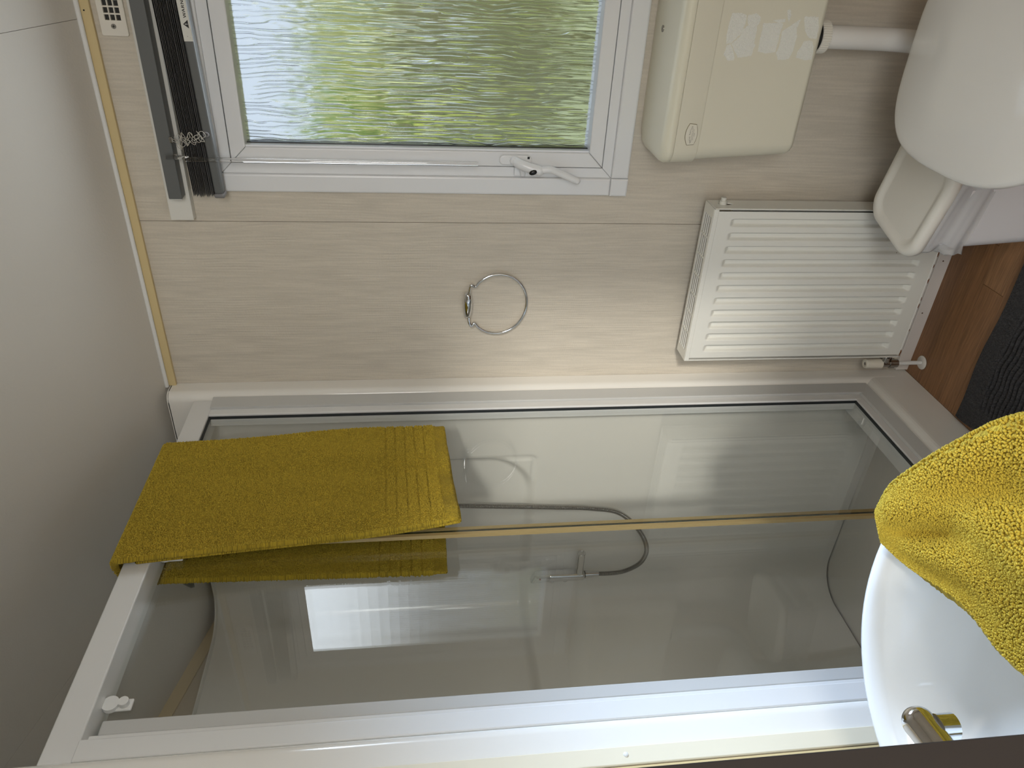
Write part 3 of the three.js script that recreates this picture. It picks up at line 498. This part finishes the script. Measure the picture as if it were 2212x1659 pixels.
// ------------------------------------------------------------------ towel ring
{
  const t = thing('towel_ring', 'chrome towel ring on the beige wall above the radiator', 'towel ring', 0.22, 1.243, 0);
  const prof = []; for (let i = 0; i <= 16; i++) { const s = -1 + i / 8; prof.push([Math.max(0.0001, Math.abs(s) === 1 ? 0.0001 : (0.0125 * (1 - 0.42 * s * s))), s * 0.0365]); }
  part('mount', lathe(prof, 28).rotateZ(Math.PI / 2).scale(1, 1, 1.1).translate(0, 0, 0.0125), M.chrome, t);
  const pts = [[0.032, -0.003, 0.016], [0.044, -0.004, 0.018], [0.056, -0.008, 0.019]];
  for (let i = 0; i <= 26; i++) { const a = (52 - i / 26 * 284) * Math.PI / 180; pts.push([0.0805 * Math.cos(a) + 0.001, -0.074 + 0.0725 * Math.sin(a), 0.018 - 0.009 * (1 - Math.sin(a)) / 2]); }
  pts.push([-0.056, -0.010, 0.019], [-0.046, -0.004, 0.018], [-0.032, -0.003, 0.016]);
  part('ring', tube(pts, 0.0036, 140, 12), M.chrome, t);
}

// ------------------------------------------------------------------ shower: moulded surround, doors, fittings
const ZP = 0.055, ZE = 0.985; // faces of the surround on the window wall and on the near end
{
  const s = thing('shower_surround', 'white moulded shower surround with low tray', 'shower surround', 0, 0, 0);
  // plan path of the inner face: round edge at the window wall, three sides, round edge at the near end
  const path = [];
  const arc = (cx, cz, r, a0, a1, n) => { for (let i = 0; i <= n; i++) { const a = lerp(a0, a1, i / n) * Math.PI / 180; path.push([cx + r * Math.cos(a), cz + r * Math.sin(a)]); } };
  const line = (a, b, n) => { for (let i = 1; i < n; i++) path.push([lerp(a[0], b[0], i / n), lerp(a[1], b[1], i / n)]); };
  path.push([0.0008, 0.0005]); line([0.0008, 0.0005], [0.0008, ZP - 0.022], 3);
  arc(-0.0212, ZP - 0.022, 0.022, 0, 90, 8); line([-0.022, ZP], [-0.69, ZP], 90); arc(-0.69, ZP + 0.105, 0.105, 270, 180, 18); line([-0.795, ZP + 0.105], [-0.795, ZE - 0.105], 60); arc(-0.69, ZE - 0.105, 0.105, 180, 90, 18); line([-0.69, ZE], [-0.022, ZE], 40); arc(-0.0212, ZE + 0.022, 0.022, 270, 360, 8); line([0.0008, ZE + 0.022], [0.0008, 1.04], 3); path.push([0.0008, 1.0395]);
  const n = path.length, nor = path.map((p, i) => { const a = path[Math.max(0, i - 1)], b = path[Math.min(n - 1, i + 1)], dx = b[0] - a[0], dz = b[1] - a[1], L = Math.hypot(dx, dz) || 1; return [dz / L, -dx / L]; });
  const step = (x, z, y) => { // the upper field is set back; its corner is round
    const back = z < ZP + 0.002; const q = 1.055, xl = -0.235, rad = 0.13;
    let d = y - q;
    if (z < ZP + 0.08 && x > -0.78) { const ax = xl - x; d = ax > rad || d > rad ? Math.min(ax, d) : rad - Math.hypot(rad - ax, rad - d); if (ax < 0 || y < q) d = Math.min(ax, y - q); }
    return 0.02 * sstep(-0.014, 0.014, d);
  };
  const top = 1.978;
  part('wall_shell', grid(n - 1, 250, (u, v) => { const i = Math.round(u * (n - 1)), y = lerp(0.05, top, v), [x, z] = path[i], edge = x > -0.06 ? 0 : 1, k = step(x, z, y) * edge; let zz = z - nor[i][1] * -k * -1, xx = x - nor[i][0] * -k * -1; const [nx, nz] = nor[i]; const sgn = -1; xx = x + sgn * 0 ; const inward = [-nx, -nz]; xx = x + nx * 0; zz = z; const dirx = x < -0.75 ? -1 : (x < -0.69 ? -Math.cos(Math.asin(clamp((x + 0.69) / -0.105))) * 0 + (x + 0.69) / 0.105 : 0), dirz = z < 0.5 ? -1 : 1; const wx = clamp((-0.69 - x) / 0.105), wz = Math.sqrt(1 - wx * wx); return [x - k * wx, y, z + k * dirz * (x <= -0.795 + 1e-6 ? 0 : wz)]; }, null, true), M.grp, s);
  part('top_rim', (() => { const p = [...path.map(([x, z]) => [x, z]), [-0.02, 1.0395], [-0.02, 1.03], [-0.7, 1.03], [-0.815, 0.95], [-0.815, 0.1], [-0.75, 0.001], [-0.02, 0.001]]; const g = new THREE.ExtrudeGeometry(shapeOf(p.map(([x, z]) => [x, -z])), { depth: 0.004, bevelEnabled: false }); g.rotateX(-Math.PI / 2); g.translate(0, top - 0.002, 0); return g; })(), M.grp, s);
  // tray: upright front, round lip, threshold, sunk floor
  const tp = [[0, 0]]; for (let i = 0; i <= 8; i++) { const a = i / 8 * Math.PI / 2; tp.push([-0.032 + 0.032 * Math.cos(a), 0.112 + 0.034 * Math.sin(a)]); } tp.push([-0.085, 0.146]); for (let i = 0; i <= 6; i++) { const a = i / 6 * Math.PI / 2; tp.push([-0.085 - 0.03 * Math.sin(a), 0.116 + 0.03 * Math.cos(a)]); } tp.push([-0.125, 0.06], [-0.15, 0.052], [-0.8, 0.045], [-0.8, 0]);
  part('tray', at(new THREE.ExtrudeGeometry(shapeOf(tp), { depth: 1.037, bevelEnabled: false }), 0, 0, 0.0015), M.grp, s);
  part('drain', at(cyl(0.045, 0.045, 0.004, 32), -0.45, 0.051, 0.5), M.chrome, s);
}
const DX = -0.02;
{
  const d = thing('shower_door', 'sliding glass shower door in a white frame', 'shower door', 0, 0.146, 0.06);
  const G = (g) => g.translate(0, -0.146, -0.06);
  part('top_rail', G(rbox(-0.076, -0.014, 1.868, 1.916, 0.058, 0.986, 0.003)), M.alu, d);
  part('bottom_rail', G(slab([[-0.078, 0.146], [-0.006, 0.146], [-0.012, 0.178], [-0.016, 0.182], [-0.078, 0.182]], 0.058, 0.985, [], 0.0005)), M.aluGrey, d);
  part('bottom_trim', G(rbox(-0.072, -0.017, 0.181, 0.203, 0.058, 0.985, 0.002)), M.alu, d);
  part('wall_channel', G(slab([[-0.058, 0.056], [-0.006, 0.056], [-0.010, 0.094], [-0.058, 0.094]], -1.869, -0.146, [], 0.0005).rotateX(Math.PI / 2)), M.aluGrey, d);
  part('side_trim', G(rbox(-0.050, -0.016, 0.19, 1.869, 0.094, 0.1185, 0.002)), M.alu, d);
  part('wall_channel', G(rbox(-0.078, -0.010, 0.146, 1.869, 0.952, 0.986, 0.003)), M.alu, d);
  part('side_trim', G(rbox(-0.074, -0.036, 0.182, 1.869, 0.930, 0.952, 0.002)), M.alu, d);
  const pane = (name, x, z0, z1, y0, y1, label) => {
    const p = new THREE.Group(); p.name = name; p.userData.label = label; d.add(p);
    part('glass', G(box(x - 0.0025, x + 0.0025, y0, y1, z0, z1)), M.glass, p);
    return p;
  };
  const seal = new THREE.MeshPhysicalMaterial({ color: 0xc9b27c, roughness: 0.3, transmission: 0.3 });  // reflected wall tone of the glass edges is put into this tint
  const a = pane('fixed_pane', -0.030, 0.116, 0.541, 0.195, 1.872, 'clear glass pane next to the window wall');
  part('gasket', G(merge([box(-0.0275, -0.021, 0.203, 1.868, 0.1185, 0.1215), box(-0.0275, -0.021, 0.203, 0.2065, 0.1185, 0.54), box(-0.0275, -0.021, 1.8645, 1.868, 0.1185, 0.54)])), mat(0x23282a, 0.5), a);
  part('glass_edge', G(box(-0.0323, -0.0277, 0.2, 1.868, 0.5412, 0.5430)), M.glassEdge, a);
  part('edge_seal', G(box(-0.0345, -0.0255, 0.2, 1.868, 0.5433, 0.5505)), seal, a, 'edge seal tinted amber like the wall reflected in the glass edge');
  const b = pane('sliding_pane', -0.055, 0.512, 0.915, 0.195, 1.872, 'clear glass sliding pane at the near end');
  part('edge_seal', G(box(-0.0595, -0.0505, 0.2, 1.868, 0.503, 0.510)), seal, b, 'edge seal tinted amber like the wall reflected in the glass edge');
  part('glass_edge', G(box(-0.0573, -0.0527, 0.2, 1.868, 0.5103, 0.5118)), M.glassEdge, b);
  part('stile', G(rbox(-0.068, -0.046, 0.19, 1.862, 0.899, 0.924, 0.003)), M.aluGrey, b);
  for (const z of [0.552, 0.872]) part('roller', G(merge([at(cyl(0.013, 0.013, 0.008, 24).rotateZ(Math.PI / 2), -0.046, 1.858, z), at(cyl(0.008, 0.008, 0.012, 20).rotateZ(Math.PI / 2), -0.044, 1.838, z), rbox(-0.0525, -0.0475, 1.826, 1.862, z - 0.010, z + 0.010, 0.002)])), M.white, b);
}
{
  const m = thing('shower_mixer', 'chrome shower mixer with lever on the shower wall', 'shower mixer', -0.70, 0.93, ZP);
  const zc = 0.03;
  for (const y of [0.042, 0.0]) part('rosette', lathe([[0.0001, 0.010], [0.014, 0.009], [0.0215, 0.004], [0.0225, -0.001], [0.0001, -0.001]], 28).rotateX(Math.PI / 2).translate(0, y - 0.002, 0.002), M.chrome, m);
  const bx = 0.03;
  part('body', [rbox(bx - 0.015, bx + 0.015, -0.06, 0.062, 0.010, 0.046, 0.013, 5), slab([[bx - 0.014, 0.05], [bx + 0.014, 0.05], [bx + 0.015, 0.098], [bx - 0.016, 0.110]], 0.014, 0.044, [], 0.008)], M.chrome, m);
  for (const y of [-0.002, 0.040]) part('connector', at(cyl(0.009, 0.009, 0.034, 18).rotateZ(Math.PI / 2), 0.012, y, 0.016), M.chrome, m);
  part('lever', [at(cyl(0.0115, 0.0115, 0.06, 24).rotateZ(Math.PI / 2), bx + 0.062, -0.04, zc), at(new THREE.TorusGeometry(0.0102, 0.002, 8, 24).rotateY(Math.PI / 2), bx + 0.092, -0.04, zc), at(cyl(0.0135, 0.011, 0.026, 24).rotateZ(Math.PI / 2), bx + 0.022, -0.04, zc)], M.chrome, m);
  part('outlet', [at(cyl(0.0115, 0.009, 0.042, 24), bx, -0.080, zc), at(cyl(0.0125, 0.0125, 0.006, 24), bx, -0.063, zc)], M.chrome, m);
  part('red_dot', at(new THREE.SphereGeometry(0.0028, 10, 8), bx + 0.004, 0.083, 0.0445), mat(0x9a2a2a, 0.4), m);
}
{ // hose, with its wound metal rings, and the hand shower on its rail
  const h = thing('shower_hose', 'grey metal shower hose looping from mixer up to the hand shower', 'hose', -0.70, 0.82, 0.085);
  const c = new THREE.CatmullRomCurve3([[-0.670, 0.826, 0.085], [-0.670, 0.80, 0.086], [-0.660, 0.752, 0.09], [-0.630, 0.706, 0.09], [-0.590, 0.691, 0.09], [-0.551, 0.696, 0.09], [-0.487, 0.729, 0.09], [-0.416, 0.798, 0.09], [-0.395, 0.88, 0.09], [-0.385, 0.985, 0.09], [-0.373, 1.14, 0.09], [-0.363, 1.29, 0.09], [-0.362, 1.5, 0.092], [-0.375, 1.66, 0.12], [-0.405, 1.79, 0.157]].map((p) => V(...p)), false, 'centripetal');
  const N = 420, L = c.getLength();
  part('hose_core', new THREE.TubeGeometry(c, 200, 0.0058, 10).translate(0.7, -0.82, -0.085), mat(0x4a4a48, 0.4, { metalness: 0.8 }), h);
  const rg = new THREE.TorusGeometry(0.0058, 0.0014, 6, 14), inst = new THREE.InstancedMesh(rg, M.chromeDull, N), o = new THREE.Object3D();
  for (let i = 0; i < N; i++) { const t = i / (N - 1), p = c.getPointAt(t), d = c.getTangentAt(t); o.position.set(p.x + 0.7, p.y - 0.82, p.z - 0.085); o.lookAt(o.position.x + d.x, o.position.y + d.y, o.position.z + d.z); o.updateMatrix(); inst.setMatrixAt(i, o.matrix); }
  inst.name = 'wound_rings'; inst.userData.kind = 'stuff'; inst.castShadow = true; h.add(inst);
  const s = thing('hand_shower', 'chrome hand shower on a riser rail behind the hanging towel', 'shower head', -0.43, 1.36, ZP);
  part('riser_rail', at(cyl(0.009, 0.009, 0.46, 20), 0, 0.25, 0.05), M.chrome, s);
  for (const y of [0.04, 0.46]) part('rail_bracket', at(cyl(0.013, 0.016, 0.05, 20).rotateX(Math.PI / 2), 0, y, 0.025), M.chrome, s);
  part('holder', rbox(-0.02, 0.02, 0.405, 0.445, 0.035, 0.11, 0.01, 4), M.chrome, s);
  part('handle', tube([[0.018, 0.43, 0.105], [0.018, 0.51, 0.13], [0.012, 0.58, 0.165]], 0.012, 20, 14), M.chrome, s);
  part('spray_head', at(lathe([[0.0001, 0.02], [0.02, 0.018], [0.036, 0.004], [0.037, -0.004], [0.0001, -0.006]], 32).rotateX(0.5), 0.008, 0.598, 0.185), mat(0x6c706e, 0.3), s);
}

// ------------------------------------------------------------------ towels
M.loop = mat(0xffffff, 1);
const TERRY = [0.49, 0.355, 0.036];
function loops(name, f, th, nu, nv, size, m, tint, seed, parent, off, sides, skip) { // the pile of terry cloth: tiny loops all over it
  const q = rng(seed), list = [], e = 0.002;
  for (let j = 0; j < nv; j++) for (let i = 0; i < nu; i++) for (const s of sides) {
    const u = (i + q()) / nu, v = (j + q()) / nv, r1 = q(), r2 = q(), r3 = q();
    if (skip(u, v, s)) continue;
    const p = V(...f(u, v)), du = V(...f(Math.min(1, u + e), v)).sub(V(...f(Math.max(0, u - e), v))), dv = V(...f(u, Math.min(1, v + e))).sub(V(...f(u, Math.max(0, v - e)))), n = du.cross(dv).normalize().multiplyScalar(s);
    p.addScaledVector(n, th(u, v, s) / 2 + size * 0.25).sub(off);
    list.push([p, n, r1, r2, r3]);
  }
  const inst = new THREE.InstancedMesh(new THREE.IcosahedronGeometry(1, 0), m, list.length), o = new THREE.Object3D(), c = new THREE.Color();
  list.forEach(([p, n, a, b, d], k) => {
    o.position.copy(p); o.up.set(a - 0.5, b - 0.5, d - 0.5); o.lookAt(p.x + n.x + (a - 0.5), p.y + n.y + (b - 0.5), p.z + n.z + (d - 0.5));
    o.scale.set(size * (0.45 + 0.25 * a), size * (0.45 + 0.25 * b), size * (0.75 + 0.4 * d)); o.updateMatrix(); inst.setMatrixAt(k, o.matrix);
    const w = 0.82 + 0.3 * b; inst.setColorAt(k, c.setRGB(tint[0] * w, tint[1] * w, tint[2] * w));
  });
  inst.name = name; inst.userData.kind = 'stuff'; inst.castShadow = inst.receiveShadow = true; parent.add(inst);
}
const terryB = tex(512, 512, (u, v) => { const a = vnoise(u * 96, v * 96, 401, 96, 96), b = vnoise(u * 160, v * 160, 402, 160, 160), c = vnoise(u * 30, v * 30, 403, 30, 30); return 0.55 * (1 - Math.abs(2 * a - 1)) + 0.3 * b + 0.15 * c; });
const terryC = tex(512, 512, (u, v) => { const a = vnoise(u * 96, v * 96, 401, 96, 96), b = vnoise(u * 24, v * 24, 405, 24, 24); const k = 0.86 + 0.18 * (1 - Math.abs(2 * a - 1)) + 0.06 * (b - 0.5); return [0.73 * k, 0.62 * k, 0.18 * k]; }, true);
M.terry = mat(0xffffff, 1, { map: rep(terryC, 0.16), bumpMap: rep(terryB, 0.16), bumpScale: 0.004, sheen: 0.3, sheenColor: new THREE.Color(0xd8c050), sheenRoughness: 0.6 });
M.hem = mat(0xcdb255, 0.9, { bumpMap: rep(tex(128, 128, (u, v) => 0.5 + 0.5 * Math.sin(v * 6.283 * 32)), 0.05), bumpScale: 0.0005 });
{
  const t = thing('bath_towel', 'mustard yellow bath towel hanging over the shower door rail', 'towel', -0.03, 1.918, 0.39);
  const G = (g) => g.translate(0.03, -1.918, -0.39);
  const front = 0.612, over = 0.095, back = 0.60, tot = front + over + back;
  // d: distance along the towel from the front hem; w: across, 0 at the window side
  const centre = (d, w, lay) => {
    let x, y;
    if (d < front) { y = 1.306 + d; x = 0.004 + 0.006 * (1 - d / front) ** 2 ; }
    else if (d < front + over) { const a = (d - front) / over * Math.PI; x = -0.0445 + 0.0485 * Math.cos(a); y = 1.918 + 0.014 * Math.sin(a); }
    else { const q = d - front - over; y = 1.918 - q; x = -0.093 - 0.004 * (q / back); }
    const f = clamp(1 - d / front), bk = clamp((d - front - over) / back);
    const tb = sstep(0, 1, clamp((d - front) / over)); let zr = lerp(lerp(0.262, 0.230, f), lerp(0.25, 0.24, bk), tb), zl = lerp(lerp(0.612, 0.560, Math.pow(f, 0.8)), lerp(0.572, 0.584, bk), tb);
    zr += 0.006 * Math.sin(d * 14 + 1) * f; zl += 0.004 * Math.sin(d * 11) * f;
    let z = lerp(zr, zl, w);
    const sag = Math.sin(clamp(f + bk) * Math.PI / 2);
    x += sag * (0.006 * Math.sin(w * 9 + d * 3) + 0.004 * Math.sin(w * 21 + 1 + d * 5)) * (d < front ? 1 : -0.6);
    x += (d < front ? 1 : 0) * 0.014 * f * f * sstep(0.55, 1, w);
    if (lay) x -= 0.012;
    if (d < front) y -= 0.012 * w * f * f - 0.012 * (1 - w) * 0.4 * f * f;
    return [x, y, z];
  };
  const bands = [0.028, 0.049, 0.0705, 0.092, 0.1135, 0.135];
  const thick = (d) => { const e = Math.min(d, tot - d); let k = 0.0125; if (e < 0.021) k = 0.006; for (let i = 1; i < 6; i++) k -= 0.0055 * Math.exp(-(((e - bands[i]) / 0.0022) ** 2)); k -= 0.005 * Math.exp(-(((e - 0.024) / 0.003) ** 2)) * (e > 0.021 ? 1 : 0); return k; };
  part('terry_cloth', G(sheet(70, 420, (u, v) => centre(v * tot, 1 - u, 0), (u, v) => thick(v * tot) * (1 + 0.25 * (vnoise(u * 60, v * 220, 410) - 0.5)), (u, v) => [u * 0.38, v * tot])), M.terry, t);
  const grooveAt = (d) => { const e = Math.min(d, tot - d); if (e < 0.025) return true; for (let i = 1; i < 6; i++) if (Math.abs(e - bands[i]) < 0.0019) return true; return false; };
  loops('terry_loops', (u, v) => centre(v * tot, 1 - u, 0), (u, v) => thick(v * tot), 150, 500, 0.0024, M.loop, TERRY, 901, t, V(-0.03, 1.918, 0.39), [1, -1], (u, v, s) => grooveAt(v * tot) || (s < 0 && v * tot < front + over));
  part('under_layer', G(sheet(40, 120, (u, v) => { const p = centre(v * front * 0.96, 1 - u, 1); p[1] -= 0.004 - 0.01 * (u > 0.5 ? (u - 0.5) : 0); p[2] += 0.008 * (1 - v) * Math.sin(u * 3) - 0.004; return p; }, () => 0.007, (u, v) => [u * 0.38, v * front])), M.terry, t);
}
{ // hand towel laid over the right half of the basin
  const t = thing('hand_towel', 'pale yellow hand towel draped over the edge of the basin', 'towel', 0.50, 0.78, 1.1);
  const G = (g) => g.translate(-0.50, -0.78, -1.1);
  const cr = (a) => new THREE.CatmullRomCurve3(a.map((p) => V(...p)), false, 'centripetal');
  const inner = cr([[0.392, 0.776, 1.022], [0.384, 0.760, 1.062], [0.388, 0.748, 1.10], [0.396, 0.742, 1.14], [0.388, 0.735, 1.186], [0.40, 0.732, 1.25], [0.41, 0.73, 1.31]]);
  const outer = cr([[0.425, 0.784, 1.012], [0.462, 0.786, 1.018], [0.522, 0.786, 1.05], [0.585, 0.785, 1.088], [0.64, 0.782, 1.128], [0.665, 0.78, 1.19], [0.668, 0.78, 1.30]]);
  const f = (u, v) => { // u: from the edge in the bowl over the rim and down outside; v: from the tip along the rim
    const a = inner.getPoint(v), b = outer.getPoint(v), wide = sstep(0, 0.35, v);
    let p;
    if (u < 0.6) { const s = u / 0.6; p = a.clone().lerp(b, s); p.y += lerp(0.006, 0.016, wide) * Math.sin(s * Math.PI) * (s * 0.9 + 0.1) - 0.018 * wide * Math.sin(s * Math.PI) * (1 - s); }
    else { const s = (u - 0.6) / 0.4; p = b.clone(); p.y -= 0.20 * Math.pow(s, 1.5); const d = b.clone().sub(V(0.37, b.y, 1.27)).normalize(); p.addScaledVector(d, 0.010 * Math.sin(Math.min(1, s * 3) * Math.PI / 2) - 0.012 * s); }
    const crease = 0.010 * Math.sin(u * 15 - v * 4 + 0.6) + 0.006 * Math.sin(u * 27 + v * 6 + 1);
    p.y += crease * wide * Math.sin(clamp(u / 0.7) * Math.PI);
    return p.toArray();
  };
  part('terry_cloth', G(sheet(120, 140, f, (u, v) => 0.022 * (1 + 0.2 * (vnoise(u * 90, v * 110, 420) - 0.5)), (u, v) => [u * 0.42, v * 0.42])), M.terry, t);
  loops('terry_loops', f, () => 0.022, 150, 150, 0.0030, M.loop, TERRY, 902, t, V(0.50, 0.78, 1.1), [1, -1], () => false);
}

// ------------------------------------------------------------------ basin, tap, mirror
{
  const b = thing('wash_basin', 'white oval wash basin with wide rim against the rear wall', 'basin', 0.37, 0, 1.265);
  const ring = (y, g, drop = 0) => { const o = [], n = 88; for (let i = 0; i < n; i++) { const a = -i / n * Math.PI * 2, c = Math.cos(a), s = Math.sin(a), back = s > 0; const e = back ? 7 : 2.25; const w = 0.265 - g, d = (back ? 0.153 : 0.262) - g; o.push([w * Math.sign(c) * Math.abs(c) ** (2 / e), y, d * Math.sign(s) * Math.abs(s) ** (2 / e)]); } return o; };
  const bowl = (y, k, cz = -0.035) => { const o = [], n = 88; for (let i = 0; i < n; i++) { const a = -i / n * Math.PI * 2; o.push([0.232 * k * Math.cos(a), y, cz + 0.195 * k * Math.sin(a)]); } return o; };
  part('bowl', loft([ring(0.60, 0.15), ring(0.63, 0.10), ring(0.68, 0.045), ring(0.73, 0.012), ring(0.757, 0.001), ring(0.764, 0), ring(0.7685, 0.003), ring(0.770, 0.008), ring(0.7695, 0.014), ring(0.7665, 0.021), bowl(0.757, 1.0), bowl(0.735, 0.965), bowl(0.70, 0.90), bowl(0.66, 0.76), bowl(0.635, 0.55), bowl(0.628, 0.3), bowl(0.626, 0.1)], true, true), M.ceramic, b);
  part('pedestal', loft([sring(0, 0, 0.02, 0.1, 0.12, 2.6), sring(0, 0.02, 0.02, 0.097, 0.117, 2.6), sring(0, 0.3, 0.03, 0.075, 0.09, 2.6), sring(0, 0.61, 0.03, 0.1, 0.11, 2.6)], true, true), M.ceramic, b);
  part('waste', at(cyl(0.022, 0.022, 0.004, 28), 0, 0.628, -0.035), M.chrome, b);
  const t = thing('basin_tap', 'polished chrome basin tap with round spout', 'tap', 0.36, 0.766, 1.375);
  part('tap_body', [at(cyl(0.021, 0.023, 0.075, 32), 0, 0.037, 0), at(cyl(0.026, 0.026, 0.006, 32), 0, 0.003, 0)], M.chrome, t);
  part('spout', [tube([[0, 0.072, 0.006], [0, 0.085, -0.05], [0.0, 0.097, -0.125]], 0.0165, 20, 28), at(new THREE.SphereGeometry(0.0165, 28, 20), 0, 0.097, -0.125)], M.chrome, t);
  part('aerator', at(cyl(0.0135, 0.0135, 0.018, 28), 0.004, 0.076, -0.116), M.chrome, t);
  part('lever', [tube([[0, 0.075, 0.004], [0, 0.10, 0.0], [0, 0.108, 0.02]], 0.012, 10, 16)], M.chrome, t);
  const m = thing('wall_mirror', 'frameless mirror on the rear wall above the basin', 'mirror', 0.33, 1.38, 1.414);
  part('mirror_glass', rbox(-0.26, 0.26, -0.38, 0.38, -0.002, 0.004, 0.001), mat(0xe6eae8, 0.0, { metalness: 1 }), m);
}

// ------------------------------------------------------------------ bath mat
{
  const m = thing('bath_mat', 'charcoal grey bath mat with ribbed middle on the wooden floor', 'bath mat', 0.258, 0.0005, 0.455);
  const tb = tex(256, 256, (u, v) => 0.6 * vnoise(u * 70, v * 70, 501, 70, 70) + 0.4 * vnoise(u * 30, v * 30, 502, 30, 30));
  const tc = tex(256, 256, (u, v) => { const k = 0.85 + 0.35 * vnoise(u * 70, v * 70, 501, 70, 70); return [0.235 * k, 0.23 * k, 0.235 * k]; }, true);
  const mm = mat(0xffffff, 1, { map: rep(tc, 0.14), bumpMap: rep(tb, 0.14), bumpScale: 0.003 });
  const hx = 0.245, hz = 0.215;
  part('pile', grid(180, 520, (u, v) => {
    const x = lerp(-hx, hx, u), z = lerp(-hz, hz, v), e = Math.min(hx - Math.abs(x), hz - Math.abs(z));
    const k = sstep(0.06, 0.068, e), wob = 0.0022 * Math.sin(x * 75) + 0.0016 * (vnoise(x * 40, z * 40, 510) - 0.5);
    const rib = 0.5 + 0.5 * Math.sin((z + wob) * Math.PI * 2 / 0.0135);
    return [x + 0.004 * Math.sin(z * 40), 0.0165 * Math.pow(sstep(0, 0.008, e), 0.5) - k * 0.0085 * (1 - rib), z + 0.004 * Math.sin(x * 23) + 0.012 * sstep(0.05, 0.3, x)];
  }, (u, v) => [u * 0.59, v * 0.43], true), mm, m);
  part('backing', (() => { const g = rbox(-hx + 0.004, hx - 0.004, 0, 0.004, -hz + 0.006, hz - 0.002, 0.001); return g; })(), mat(0x2b2b2c, 0.9), m);
}

renderer.render(scene, camera);
